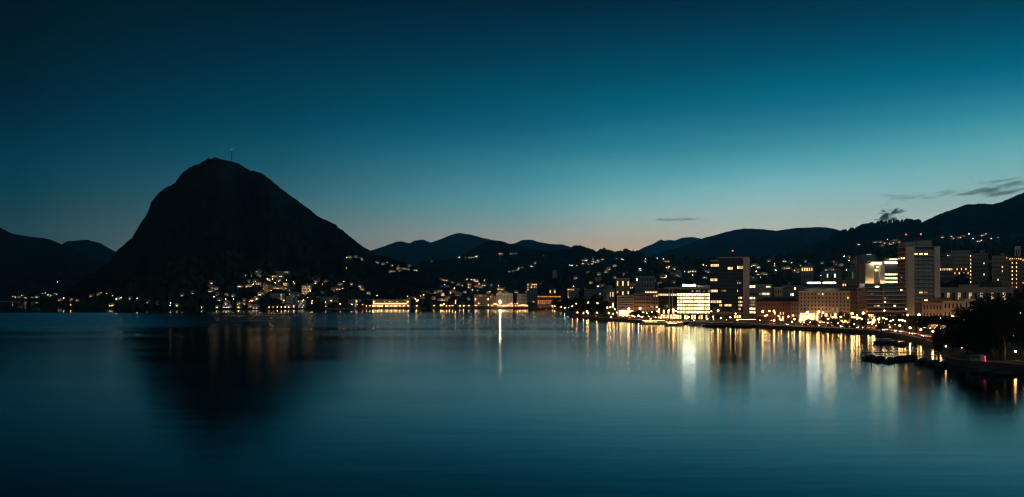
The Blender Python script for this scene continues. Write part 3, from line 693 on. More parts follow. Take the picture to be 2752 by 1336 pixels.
windows(K, 2.8, DEP-1, zz(y1), zz(y0), 3, rows, .75, .5, lambda r, c: {(2, 0): 'win_warm', (2, 1): 'win_warm', (2, 2): 'win_orange', (7, 1): 'win_dim', (8, 1): 'win_dim'}.get((r, c), False), 'win_warm', 'pink', 2, y=sx(2438)-.02, rot=-math.pi/2)
a = MB().tube((sx(2438)+1, 4, zz(650)), (sx(2438)+1, 4, zz(631)), .14, .06).tube((sx(2483), 5, zz(646)), (sx(2483), 5, zz(630)), .18, .07).tube((sx(2471), 5, zz(646)), (sx(2471), 5, zz(638)), .1, .06).tube((sx(2466), 5, zz(639)), (sx(2474), 5, zz(641)), .07, .07).build('antenna', M['metal'], K)
MB().ball((sx(2438)+1, 4, zz(629.5)), .42, 8, 6).build('beacon', E['red'], a, True); MB().ball((sx(2483), 5, zz(628.5)), .5, 8, 6).build('beacon', E['red'], a, True)
# --- floodlit bank behind
d = 860; C, W = base('floodlit_office', 2326, 2418, d, 'cream office floodlit by strips of light under its roof left of the tall tower', 'office building')
sx = lambda px: X(px, d)-C.location.x
zz = lambda py: Z(py, d)-QZ
walls(C, sx(2326), sx(2349), 0, 16, 0, zz(708), 'cream'); walls(C, sx(2365), sx(2377), -1, 16, 0, zz(704), 'cream', 'stair_tower')
walls(C, sx(2349), sx(2365), 3, 16, 0, zz(705), 'grey', 'recess_wall'); walls(C, sx(2377), sx(2418), 1.5, 16, 0, zz(696), 'darkpanel', 'glass_wing')
walls(C, sx(2326), sx(2378), -2.6, 16, zz(703.5), zz(701), 'pale', 'roof'); walls(C, sx(2374), sx(2418), -1, 17, zz(696), zz(693.5), 'grey', 'roof')
MB().box(sx(2339), sx(2366), -2.4, -1.6, zz(710), zz(706)).build('cove_lights', E['cove'], C)
MB().box(sx(2375), sx(2411), -.4, .8, zz(708), zz(704)).build('cove_lights', E['cove'], C)
MB().box(sx(2391), sx(2412), -.6, .4, zz(697), zz(695)).build('cove_lights', E['cove'], C)
windows(C, sx(2350), sx(2365), zz(731), zz(713), 4, 2, .7, .6, lambda r, c: c > 1 or r == 1, 'win_office', 'grey', 1, y=3)
windows(C, sx(2377), sx(2415), zz(763), zz(732.5), 8, 3, .92, .62, lambda r, c: True, 'win_office', 'metal', 2, y=1.5)
d = 930; C, W = base('round_dark_tower', 2309, 2362, d, 'dim round cornered tower behind the floodlit office with a pale edge', 'tower')
sx = lambda px: X(px, d)-C.location.x
zz = lambda py: Z(py, d)-QZ
MB().tube((0, 10, 0), (0, 10, zz(684)), W/2, W/2, 24).build('wall', M['grey'], C, True)
MB().tube((0, 10, zz(684)), (0, 10, zz(681)), W/2*.9, W/2*.86, 24).build('roof', M['slate'], C)
MB().box(-W/2-.6, -W/2+2.6, 7, 11, 0, zz(688)).build('edge_pier', M['pale'], C)
MB().box(-2.5, 2.5, 10-W/2*.9-.6, 10-W/2*.9, zz(685), zz(683.5)).build('roof_lights', E['win_cool'], C)

def simple_block(name, px0, px1, ytop, d, label, *a, **k):
    C, W, h = simple_block0(name, px0, px1, ytop, d, label, *a, **k)
    if px0 > 1500: face(C, (px0+px1)/2)
    return C, W, h
def simple_block0(name, px0, px1, ytop, d, label, mat='grey', rows=4, cols=6, lit=None, tone='win_warm', dep=14, zb=None, cat='building', roof='slate', fw=.5, fh=.5, ybot=None, mull=2, zl=.1):
    zb = ground_z((px0+px1)/2, d)-.8 if zb is None else zb
    C, W = base(name, px0, px1, d, label, cat, zb)
    h = Z(ytop, d)-zb
    walls(C, -W/2, W/2, 0, dep, 0, h-.5, mat); walls(C, -W/2-.4, W/2+.4, -.5, dep+.4, h-.5, h, roof, 'roof')
    rp = random.Random(int(px0*7+ytop))
    if rp.random() < .65 and W > 8:
        x = rp.uniform(-W/3, W/5); MB().box(x, x+W*rp.uniform(.12, .3), dep*.25, dep*.7, h, h+rp.uniform(1.6, 3)).build('roof_plant_room', M[mat], C)
    if rp.random() < .5:
        x = rp.uniform(-W/2.5, W/2.5); MB().box(x-.4, x+.4, dep*.4, dep*.4+.8, h, h+1.7).build('chimney', M['brick'], C)
    if d < 1300 and rows > 3 and cols > 3:
        bb = MB()
        for q in range(1, rows): z_ = h*(q+.15)/rows; bb.box(-W/2*rp.uniform(.3, .95), W/2*rp.uniform(.4, .95), -1.1, 0, z_, z_+.9)
        bb.build('balcony_bands', M['conc'], C)
    z0 = h*zl if ybot is None else Z(ybot, d)-zb
    rr = random.Random(name+str(px0))
    f = lit if callable(lit) else (lambda r, c: rr.random() < (lit or 0))
    windows(C, -W/2+.6, W/2-.6, z0, h-1.2, cols, rows, fw, fh, f, tone, 'grey' if mat == 'grey' else 'conc', mull)
    return C, W, h
# filler blocks in the second row
simple_block('low_house', 1655, 1693, 746, 1250, 'low ochre house lit along its front, high above the striped block', 'cream', 2, 5, lambda r, c: c % 2 == 0, 'win_orange', cat='house')
simple_block('hill_block', 1707, 1760, 742, 1200, 'dark windowless looking block with a pale roof edge uphill of the office wing', 'grey', 4, 7, .06, 'win_cool', roof='pale')
simple_block('roof_terrace_block', 1622, 1652, 774, 1080, 'low block with a lit roof terrace just left of the striped block', 'grey', 2, 4, .3, 'win_warm')
simple_block('rear_office', 2105, 2152, 765, 960, 'dim rear office with a few lit rooms above the long reddish house', 'grey', 4, 8, lambda r, c: (r, c) in ((0, 5), (1, 3), (1, 4)), 'win_cool')
simple_block('rear_terrace', 2152, 2312, 769, 900, 'long dim terrace whose roof line shows behind the grand hotel', 'grey', 4, 16, .02, 'win_dim')
simple_block('slope_villa', 2206, 2262, 728, 1150, 'wide dim apartment house with bright lamps on the slope above the hotel signs', 'grey', 3, 8, lambda r, c: (r, c) in ((0, 2), (0, 5)), 'win_cool', cat='apartment house')
simple_block('slope_house', 2152, 2186, 712, 1320, 'three storey hillside house with an orange lit upper row left of the hotel signs', 'grey', 3, 5, lambda r, c: r == 0, 'win_orange', cat='apartment house')
simple_block('dark_gap_block', 2285, 2306, 780, 760, 'narrow unlit building squeezed between the grand hotel and the banded block', 'brick', 6, 3, 0, 'win_dim')
simple_block('vaulted_hall', 2280, 2310, 718, 1060, 'dim hall with a blank front left of the round dark tower', 'grey', 2, 4, .1, 'win_dim')
simple_block('lit_annex', 2262, 2288, 751, 1000, 'small annex with orange lit windows right of the hotel signs', 'pink', 2, 4, .5, 'win_orange')
# right-hand side
simple_block('long_flat_office', 2523, 2722, 772, 700, 'very long flat office with a row of warm lit bays right of the tall tower', 'conc', 2, 13, lambda r, c: r == 0 and c % 2 == 1 and 'win_bay', 'win_bay', cat='office building', roof='conc', fw=.6, fh=.55, zb=QZ)
C, W, h = simple_block('cream_villa', 2533, 2590, 806, 560, 'cream villa with tall windows lit from below behind the park trees', 'cream', 3, 5, 0, 'win_warm', cat='villa', roof='tile', fw=.4, fh=.65, zb=QZ)
C, W, h = simple_block('tall_villa_wing', 2590, 2626, 803, 566, 'taller cream wing with a cornice joined to the villa behind the park trees', 'cream', 3, 3, 0, 'win_warm', cat='villa', roof='white', fw=.4, fh=.7, zb=QZ)
simple_block('brown_house', 2478, 2534, 811, 575, 'dim brown house with pale corner between the tall tower and the cream villa', 'pink', 3, 6, 0, 'win_warm', cat='house', fw=.4, fh=.6, zb=QZ)
simple_block('dark_roof_house', 2496, 2560, 800, 610, 'dark flat roofed house just behind the brown house and the villa', 'grey', 3, 6, 0, 'win_warm', cat='house', zb=QZ)
simple_block('stepped_office', 2523, 2562, 690, 1000, 'dim stepped office with a thin lit floor right of the tall tower', 'grey', 6, 7, lambda r, c: r == 2, 'win_warm')
simple_block('lit_apartment_house', 2556, 2606, 672, 1080, 'apartment house washed in orange light with lit windows and a bright stairwell', 'pink', 7, 8, lambda r, c: r > 3 and (r+c) % 2 == 0 and 'win_orange', 'win_orange', cat='apartment house')
simple_block('dim_tower_block', 2604, 2655, 680, 940, 'pale tower block with a lit left edge and a bright roof line', 'grey', 9, 8, lambda r, c: c == 0 or (c == 6 and r in (2, 5)), 'win_warm', cat='tower block', dep=18)
simple_block('grey_tower_block', 2666, 2710, 686, 900, 'grey tower block with orange lit balconies near the right-hand blocks', 'pale', 8, 7, lambda r, c: (r, c) in ((0, 6), (2, 4), (3, 4), (5, 2)), 'win_orange', cat='tower block')
simple_block('orange_lit_block', 2710, 2748, 688, 860, 'block glowing orange with lit stair windows under a pale lift shaft', 'brick', 9, 6, lambda r, c: c in (1, 3) or r == 0, 'win_orange', cat='apartment block')
simple_block('lift_shaft_house', 2727, 2743, 660, 885, 'narrow pale lift shaft block rising above the orange lit block', 'white', 4, 2, 0, 'win_dim')
simple_block('far_right_block', 2744, 2800, 690, 900, 'block cut by the edge of the view with warm lit top windows', 'pink', 7, 6, lambda r, c: r == 0 or (r+c) % 5 == 0, 'win_orange', cat='apartment block')
simple_block('terrace_restaurant', 2636, 2692, 758, 800, 'low pavilion with a glowing terrace on top of the long office', 'darkpanel', 1, 8, lambda r, c: True, 'win_orange', cat='restaurant')
simple_block('park_house', 2708, 2742, 855, 420, 'dark house with four lit windows behind the big park trees', 'grey', 3, 3, lambda r, c: (r, c) in ((0, 1), (0, 2), (2, 1), (2, 2)), 'win_warm', cat='house', zb=QZ, fw=.55, fh=.5)
# centre of the bay
simple_block('corner_hotel', 1274, 1313, 791, 1720, 'dim square hotel left of the brightest floodlight on the far shore', 'pink', 6, 9, .12, 'far_warm', cat='hotel', zb=QZ, fw=.4)
C, W, h = simple_block('floodlit_hotel', 1334, 1378, 787, 1690, 'cream hotel floodlit from the promenade beside the brightest light on the far shore', 'cream', 7, 11, .1, 'far_warm', cat='hotel', zb=QZ, fw=.4)
simple_block('low_side_hotel', 1316, 1334, 794, 1700, 'narrow dim hotel joined to the left of the floodlit cream hotel', 'pink', 6, 4, .1, 'far_warm', cat='hotel', zb=QZ, fw=.4)
simple_block('ribbed_house', 1389, 1415, 789, 1680, 'narrow house with tall ribs of windows right of the floodlit cream hotel', 'conc', 3, 8, 0, 'win_dim', zb=QZ, fw=.35, fh=.8)
simple_block('dim_high_rise', 1416, 1444, 760, 1850, 'dim high rise with lit top floors above the far promenade', 'grey', 8, 6, lambda r, c: r < 2 and c > 1 or (c == 0 and r < 3), 'far_warm', cat='high rise', zb=QZ)
simple_block('orange_waterfront_block', 1444, 1508, 793, 1600, 'waterfront block glowing orange with rows of lit windows', 'brick', 5, 12, lambda r, c: (r*7+c*3) % 3 != 1, 'far_orange', cat='block', zb=QZ, fw=.55)
simple_block('white_block', 1524, 1558, 774, 1500, 'pale block with a lit left edge behind the dark waterside trees', 'pale', 5, 7, lambda r, c: c == 0 or r == 0 and c < 4, 'far_warm', cat='block')
simple_block('hill_school', 1570, 1622, 776, 1350, 'wide dim block behind the dark waterside trees', 'grey', 3, 9, .08, 'far_cool')
simple_block('slim_tower', 1630, 1637, 785, 1020, 'slim pale bell tower left of the striped block', 'pale', 1, 1, 0, 'win_dim', cat='tower', dep=6, fh=.2)
simple_block('far_stucco_house', 1476, 1494, 775, 1900, 'house with a lit terrace above the orange waterfront block', 'grey', 2, 4, .5, 'far_warm', cat='house')
# far shore casino
d = 1640; C, W = base('lit_lakeside_hall', 1001, 1100, d, 'long lakeside hall with two continuous bands of warm light', 'hall')
sx = lambda px: X(px, d)-C.location.x
zz = lambda py: Z(py, d)-QZ
walls(C, sx(1001), sx(1100), 0, 25, 0, zz(806), 'conc'); walls(C, sx(985), sx(1101), -2, 26, zz(806), zz(804.5), 'grey', 'roof')
MB().box(sx(1003), sx(1094), -1.6, -.4, zz(817.6), zz(815)).build('light_band', emit('band_light', (1, .55, .2), 2.2), C)
windows(C, sx(1002), sx(1099), zz(826.5), zz(818.5), 24, 1, .6, .8, lambda r, c: c % 5 != 2, 'far_warm', 'metal', 1)
windows(C, sx(1003), sx(1098), zz(813), zz(808.5), 14, 1, .4, .7, lambda r, c: c in (0, 4, 6, 7, 9, 13), 'far_warm', 'metal', 1)
# west shore apartment houses standing on the slope
def slope_block(name, px0, px1, ytop, ybase, field, label, mat, rows, cols, lit, tone, cat='apartment house', fw=.6):
    dd, zg = hit(field, (px0+px1)/2, ybase)
    return simple_block(name, px0, px1, ytop, dd+2, label, mat, rows, cols, lit, tone, cat=cat, zb=zg-4, fw=fw, ybot=ybase)
slope_block('long_terrace_hotel', 539, 604, 756.5, 765, 'mountain', 'long low terrace with a row of small lights, left of the other lit slope blocks', 'conc', 1, 14, lambda r, c: c % 3 != 1, 'far_warm')
slope_block('ridge_hotel', 674, 700, 727, 741, 'mountain', 'hotel at the top of the lit slope under the mountain with white lights', 'pale', 3, 7, lambda r, c: (r, c) in ((0, 0), (0, 4), (2, 0), (2, 5), (2, 6)), 'far_cool', cat='hotel')
slope_block('ridge_terrace', 703, 776, 727.5, 734, 'mountain', 'long terrace with warm lamps along the top of the lit slope under the mountain', 'conc', 1, 12, lambda r, c: c in (0, 2, 3, 4, 10, 11), 'far_warm')
slope_block('upper_lit_terrace', 696, 760, 739, 745, 'mountain', 'second highest lit terrace on the slope under the mountain', 'conc', 1, 13, lambda r, c: c % 4 != 2, 'far_warm')
slope_block('four_storey_lit_block', 810, 835, 766, 791, 'mountain', 'apartment block with nearly every window lit yellow on the slope under the mountain', 'cream', 5, 6, lambda r, c: (r*5+c*2) % 6 != 0, 'far_warm', fw=.5)
slope_block('mid_slope_block', 706, 722, 764, 787, 'mountain', 'narrow stepped block with orange lit balconies in the middle of the lit slope', 'pink', 5, 4, lambda r, c: (r+c) % 2 == 0, 'far_orange')
slope_block('small_lit_block', 760, 772, 759, 772, 'mountain', 'small block with three bright lit bands right of the stepped orange block', 'cream', 3, 3, lambda r, c: True, 'far_warm')
for i, (p0, p1, y0, y1, m, lb) in enumerate(((727, 760, 788, 812, 'pale', 'large unlit pale apartment block low on the slope with a column of stair lights'), (768, 782, 796, 827, 'white', 'tall narrow white apartment tower near the water, unlit'), (784, 794, 798, 820, 'pale', 'slim pale block just right of the narrow white tower'), (800, 818, 806, 828, 'pale', 'pale waterside block with a cluster of dim white lights'), (850, 866, 796, 812, 'conc', 'plain grey block above the waterside promenade under the mountain'), (869, 908, 797, 814, 'grey', 'wide dim grey block right of the plain grey block'), (936, 967, 804, 827, 'conc', 'waterside block with a lit corner left of the long lakeside hall'), (838, 856, 745, 754, 'grey', 'small flat roofed house on its own high on the slope'))):
    slope_block('apartment_block', p0, p1, y0, y1, 'mountain', lb, m, 4, 5, (lambda r, c: c == 4) if i == 0 else ((lambda r, c: (r+c) % 3 == 0) if i == 3 else ((lambda r, c: c == 3) if i == 6 else 0)), 'far_cool' if i == 3 else 'far_warm')

# low upward lamps added before the fronts to brighten them
def fill_washers(root, x0, x1, n, y=-3.2, w=1.3, tone='fill_washer', z=0.0):
    for k in range(n):
        x = x0+(x1-x0)*(k+.5)/n
        b = MB().box(x-w/2, x+w/2, y-.25, y+.25, .12, .42)
        o = b.build('wall_fill_washer', M['metal'], root, loc=(0, 0, z))
        MB().quad((x-w/2+.05, y-.2, .43), (x+w/2-.05, y-.2, .43), (x+w/2-.05, y+.2, .43), (x-w/2+.05, y+.2, .43)).build('lens', E[tone], o)
fill_washers(H, -W_H/2, W_H/2, 13); fill_washers(H, -W_H/2, -W_H/6, 5, -2.0); fill_washers(J, -W_J/2, W_J/2, 7, -4.5); fill_washers(K, -10, 10, 4, -4.5, 2.2)
fo = bpy.data.objects['floodlit_office']; fx = lambda px: X(px, 860)-fo.location.x
MB().box(fx(2326), fx(2378), -3.4, -1.2, Z(766, 860)-QZ, Z(765, 860)-QZ+.1).build('ledge', M['conc'], fo)  # support added for the extra lamps that brighten the cream walls
fill_washers(fo, fx(2326), fx(2349), 3, -2.6, 2.2, 'fill_washer', Z(765, 860)-QZ); fill_washers(fo, fx(2365), fx(2377), 2, -2.9, 2.0, 'fill_washer', Z(765, 860)-QZ)
for nm in ('cream_villa', 'tall_villa_wing', 'striped_block', 'long_reddish_house', 'floodlit_hotel', 'corner_hotel', 'orange_waterfront_block', 'brown_house', 'balcony_building', 'floodlit_office', 'lit_apartment_house', 'orange_lit_block', 'grey_tower_block'):
    o = bpy.data.objects[nm]; wq = max(abs(v.co.x) for c in o.children if c.name.startswith('wall') for v in c.data.vertices)
    fill_washers(o, -wq, wq, 4, -3.5, 1.6 if wq < 30 else 3, 'fill_washer')
# dim apartment blocks that step up the slopes
r = random.Random(99); BL = {}
for i in range(64):
    if i < 22: px, py, zone = r.uniform(1010, 1430), r.uniform(768, 812), 'across the bay'
    elif i < 48: px, py, zone = r.uniform(1450, 2300), r.uniform(728, 782), 'behind the waterfront'
    else: px, py, zone = r.uniform(2530, 2760), r.uniform(690, 770), 'right of the tall tower'
    dd, zg = hit('town', px, py); wpx = r.uniform(14, 26)*min(1.3, 1500/dd); hp = r.uniform(.35, .7)*wpx
    m = r.choice(('pale', 'conc', 'cream', 'pink', 'grey')); cl = r.randint(3, 6); rw = r.randint(2, 4)
    C, W, h = simple_block0('slope_apartment_house', px-wpx/2, px+wpx/2, py-hp, dd, 'x', m, rw, cl, r.choice((.08, .15, .3)), r.choice(('far_warm', 'far_warm', 'far_orange', 'far_cool')), zb=zg-3, cat='apartment house', zl=.25, fw=.45, fh=.45)
    C.rotation_euler.z = r.uniform(-.3, .3); BL.setdefault((m, rw, zone), []).append((px, C))
for (m, rw, zone), L_ in BL.items():
    L_.sort(key=lambda a: a[0])
    for i, (px, C) in enumerate(L_): tag(C, '%s %s storey apartment house %s%s' % ({'pale': 'pale', 'conc': 'concrete', 'cream': 'cream', 'pink': 'pinkish', 'grey': 'grey'}[m], ('two', 'three', 'four')[rw-2], zone, '' if len(L_) == 1 else ', '+ordinal(i, len(L_))), None, 'apartment houses on the slopes')
# ------------------------------------------------------------------ small houses and lamps on the slopes
HM = {}
def small_house(px, py, field, n, tone, i):
    """a gabled house standing on the slope with n lit windows towards the lake"""
    r = random.Random(int(px*13+py*7))
    d, zg = hit(field, px, py+2.2)
    k = d/2000
    w = max(9, n*3.4+3)*max(.8, min(1.5, k)); dep = r.uniform(8, 11); h = r.uniform(5.5, 8)
    mats = ['pale', 'cream', 'pink', 'grey', 'conc']; mt = mats[r.randrange(5)]
    t = empty('hillside_house', (X(px, d), d+1, zg-1.2), r.uniform(-.25, .25))
    key = (mt, round(w), round(h))
    if key not in HM:
        wq, hq, dq = round(w), round(h), 9
        wb = MB().box(-wq/2, wq/2, 0, dq, -3, hq).prism([(-wq/2, hq), (wq/2, hq), (0, hq+2)], 0, dq)
        rb = MB().prism([(-wq/2-.6, hq-.1), (0, hq+2.25), (wq/2+.6, hq-.1), (wq/2+.6, hq+.12), (0, hq+2.5), (-wq/2-.6, hq+.12)], -.7, dq+.7)
        HM[key] = (wb.mesh('wall', M[mt]), rb.mesh('roof', M['tile']))
    ob('wall', HM[key][0], t); ob('roof', HM[key][1], t)
    sz = .98*max(.8, k)*r.uniform(.75, 1.15)
    for q in range(n):
        u = (q-(n-1)/2)*(w-2.4)/max(1, n) if n > 1 else r.uniform(-w/4, w/4)
        ob('window', wmesh(tone, 'conc', 2), t, (u, -.01, 2.2+r.choice((0, 0, 1.2))), (sz*1.05, 1, sz))
    return t
WCOL = {'far_warm': 'warm yellow', 'far_orange': 'orange', 'far_cool': 'cool white'}
NUM = ['no', 'one', 'two', 'three', 'four', 'five', 'six']
ZONES = {
 'left_hill': ('on the far left shore', [(33, 799), (41, 800), (50, 798, 2), (60, 793), (67, 800, 2), (86, 799), (99, 798, 2), (107, 789), (114, 788), (122, 789), (129, 792, 2), (137, 793), (148, 788), (152, 793), (134, 799), (154, 759)]),
 'mountain': ('under the mountain', [
  (160, 807, 2), (172, 806), (191, 806, 2), (207, 808, 2), (244, 797, 2), (264, 793, 2), (272, 792), (287, 794), (303, 801), (312, 810), (318, 803), (326, 806), (298, 822, 3), (350, 805), (369, 809), (396, 814), (424, 818), (458, 822), (475, 822), (489, 795, 2), (516, 789, 2), (190, 826),
  (565, 774, 4), (582, 777, 4), (565, 784, 3), (584, 793, 2), (608, 793, 2), (626, 796), (588, 808, 2), (607, 811), (609, 818, 3), (628, 811), (641, 818, 2), (656, 810, 2), (655, 817, 2), (641, 827, 2), (583, 827), (606, 826, 4), (615, 826, 2), (671, 825, 2), (685, 828, 3), (677, 816), (672, 810, 2), (681, 807, 2), (687, 806, 2), (690, 810),
  (701, 789, 3), (697, 794, 2), (698, 799), (711, 767, 2), (725, 771), (745, 768, 2), (750, 756, 4), (722, 753, 2), (732, 756), (694, 763, 3), (684, 758, 2), (668, 759), (660, 741), (690, 740), (645, 771, 4), (668, 770, 4), (738, 775, 2), (748, 775, 3), (757, 776, 2), (766, 776, 2), (781, 777, 2), (775, 781, 2), (836, 767, 2), (847, 767), (847, 757, 2), (875, 757, 2), (867, 769), (913, 765, 2), (912, 778, 3), (902, 777), (894, 780), (924, 762), (945, 764), (967, 771, 2), (972, 778, 2), (990, 788, 2), (780, 793, 2), (790, 793, 2), (799, 793, 2), (786, 796, 2), (834, 788), (865, 788), (804, 813), (839, 815), (878, 807), (789, 812, 2), (790, 821, 2),
  (940, 692, 2), (931, 696), (956, 691), (970, 696, 2), (931, 725), (1013, 706, 2), (1029, 709, 2), (1041, 709), (1053, 714), (1071, 717), (1071, 722, 2), (1084, 723, 2), (1099, 715, 3), (1095, 723, 2), (1054, 730, 4), (1074, 728, 2), (1117, 727, 2)]),
 'town': ('by the bay', [
  (1030, 766), (1046, 765, 2), (1057, 765, 4), (1071, 759, 3), (1062, 754, 2), (1099, 760), (1108, 764, 4), (1116, 752, 2), (1147, 754, 4), (1161, 755, 3), (1172, 753, 3), (1183, 748, 4), (1189, 744, 2), (1198, 754, 2), (1214, 761, 2), (1226, 770, 3), (1186, 774, 3), (1201, 772, 3), (1164, 770, 2), (1134, 772, 2), (1118, 775, 2), (1128, 779, 2), (1148, 776, 2), (1091, 789, 3), (1076, 782, 2), (1064, 787), (1071, 792), (1080, 794), (1037, 795, 2), (1052, 799, 2), (1007, 790), (1134, 788, 4), (1147, 788, 2), (1118, 790, 2), (1171, 787, 2), (1180, 784, 2), (1158, 792, 2), (1190, 794, 2), (1165, 804, 2), (1180, 807, 2), (1192, 808, 2), (1204, 800, 2), (1135, 804, 2), (1211, 793), (1221, 779), (1233, 791), (1259, 805), (1261, 765, 2), (1261, 772, 2), (1249, 786), (1281, 770, 2), (1292, 772, 2), (1297, 767), (1255, 748), (1267, 748), (1274, 749), (1281, 748, 2), (1345, 778, 4), (1343, 786, 2), (1283, 786), (1269, 784), (1320, 770), (1340, 772), (1312, 787), (1387, 786, 2), (1436, 766), (1607, 777), (1602, 787, 2), (1612, 787), (1638, 775, 3), (1634, 780), (1541, 776),
  (1547, 748, 2), (1588, 761, 2), (1652, 748), (1695, 774, 3), (1725, 763, 2), (1745, 761), (1758, 757, 2), (1725, 763), (1610, 738, 2), (1629, 732, 2), (1636, 724, 2), (1652, 715, 2), (1735, 700), (1766, 698), (1783, 700), (1792, 703, 3), (1794, 720, 2), (1812, 723), (1720, 728), (1824, 731, 2), (1840, 735), (1853, 731, 2), (1865, 730, 3), (1861, 745), (1808, 737, 2), (1781, 742, 2), (1783, 746, 4), (1791, 749), (1894, 747, 3), (1899, 719), (1899, 729, 2), (1905, 731), (1813, 760), (1720, 727), (1734, 703),
  (2067, 702, 2), (2029, 713, 3), (2038, 719, 2), (2082, 713), (2085, 732), (2054, 737, 4), (2038, 738, 2), (2044, 752), (2029, 753, 2), (2109, 703, 2), (2165, 703), (2128, 711), (2107, 722), (2117, 721, 3), (2178, 721, 2), (2171, 730), (2210, 707, 2), (2243, 703, 2), (2247, 711), (2262, 713, 3), (2282, 706), (2222, 727, 2), (2236, 725, 3), (2254, 741), (2206, 748), (2275, 733), (2303, 702, 3), (2305, 730), (2324, 702, 3), (2333, 701, 3), (2268, 694), (2282, 692), (2345, 693),
  (2309, 654, 2), (2354, 651, 3), (2367, 650, 3), (2379, 653, 2), (2385, 647), (2373, 661), (2393, 656, 2), (2401, 650, 3), (2409, 646, 3), (2418, 650, 2), (2404, 653, 2), (2534, 638, 2), (2557, 635), (2562, 641), (2579, 639, 2), (2589, 633, 2), (2604, 632), (2641, 633, 2), (2650, 632), (2615, 646), (2630, 648, 2), (2638, 650), (2682, 643), (2664, 645), (2545, 684, 4), (2552, 688, 4), (2570, 715, 3), (2586, 722, 4), (2600, 720, 3), (2638, 735, 2), (2690, 734, 3), (2700, 736, 3), (2712, 735, 3), (2726, 738, 4)]),
 'mid_hill': ('on the middle hill', [
  (1234, 691), (1252, 693), (1261, 692), (1267, 692), (1279, 689, 2), (1284, 688), (1273, 693), (1344, 682), (1351, 683), (1374, 682), (1381, 682), (1387, 683), (1160, 702), (1368, 732), (1380, 728), (1392, 725), (1396, 720), (1405, 721), (1427, 716, 2), (1433, 719), (1438, 709), (1461, 688), (1535, 712, 3), (1550, 716), (1568, 700, 2), (1574, 700, 2), (1567, 708, 2), (1579, 709), (1586, 718, 2), (1593, 703, 2), (1591, 709, 2), (1598, 704, 2), (1609, 699, 3), (1607, 703, 2), (1620, 696, 2), (1624, 706, 3), (1636, 705, 2), (1649, 706, 2), (1661, 703, 2), (1674, 697, 2)]),
}
rx_ = random.Random(17)
for fld, n_, x0_, x1_, y0_, y1_ in (('mountain', 14, 560, 800, 748, 818), ('mountain', 5, 800, 990, 765, 815), ('town', 24, 1010, 1330, 752, 815), ('mid_hill', 9, 1565, 1680, 696, 716), ('town', 12, 1700, 2300, 706, 762)):
    for _ in range(n_): ZONES[fld][1].append((rx_.uniform(x0_, x1_), rx_.uniform(y0_, y1_)+(0 if fld != 'town' or x0_ > 1500 else (0)), 1, 'L'))
sites = []
for fld, (zone, pts) in ZONES.items():
    for i, p in enumerate(pts):
        px, py = p[0], p[1]; n = p[2] if len(p) > 2 else 1
        r = random.Random(i*31+int(px))
        u = r.random()
        lamp = n == 1 and (u < .6 or len(p) > 3)
        far = fld in ('mid_hill', 'left_hill') or py < 700
        tone = 'far_cool' if r.random() < (.55 if far else .25) else ('far_orange' if r.random() < .3 else 'far_warm')
        if lamp:
            d, zg = hit(fld, px, py+2)
            t = lamp_at(X(px, d), d, zg-.3, 6.5, {'far_warm': 'farlamp', 'far_orange': 'farlamp_o', 'far_cool': 'farlamp_c'}[tone], .5, 'street_lamp')
        else:
            t = small_house(px, py, fld, n, tone, i)
        sites.append((fld, zone, px, py, n, tone, lamp, t))
BANDS = {'left_hill': [(780, 'high up'), (796, 'upper row'), (900, 'at the water')], 'mountain': [(735, 'on the upper shoulder'), (762, 'highest lights'), (785, 'middle lights'), (806, 'lower lights'), (900, 'close to the water')],
         'town': [(672, 'near the skyline'), (716, 'highest lights'), (745, 'upper lights'), (765, 'middle lights'), (788, 'lower lights'), (900, 'nearest shore')], 'mid_hill': [(695, 'along the crest'), (712, 'below the crest'), (900, 'lowest')]}
bucket = {}
for s in sites:
    fld, zone, px, py, n, tone, lamp, t = s
    if fld == 'town': zone = 'across the bay' if px < 1420 else ('left of the dark tower' if px < 1909 else ('between the towers' if px < 2437 else 'right of the tall tower'))
    elif fld == 'mountain': zone = 'on the left point under the mountain' if px < 530 else ('under the mountain' if px < 890 else 'right of the mountain')
    band = [b for y, b in BANDS[fld] if py <= y][0]
    bucket.setdefault((zone, band, lamp, n, tone), []).append((px, py, t))
for (zone, band, lamp, n, tone), L_ in bucket.items():
    L_.sort(key=lambda a: (a[0], a[1]))
    for i, (px, py, t) in enumerate(L_):
        rank = '' if len(L_) == 1 else ', '+ordinal(i, len(L_))
        zt = zone.replace('on the left point under the mountain', 'on the left point')
        rank = rank.replace('only one', '')
        if n > 1 and len(rank) > 0: zt = zt.replace('left of the dark tower', 'before the dark tower' if False else 'left of dark tower').replace('right of the tall tower', 'right of tall tower')
        if lamp: tag(t, '%s lamp %s %s%s' % (WCOL[tone], band, zt, rank), 'street lamp', 'street lamps on the slopes')
        else: tag(t, 'house with %s %s window%s, %s %s%s' % (NUM[n], WCOL[tone].split()[0], 's' if n > 1 else '', band, zt, rank), 'house', 'houses on the slopes')

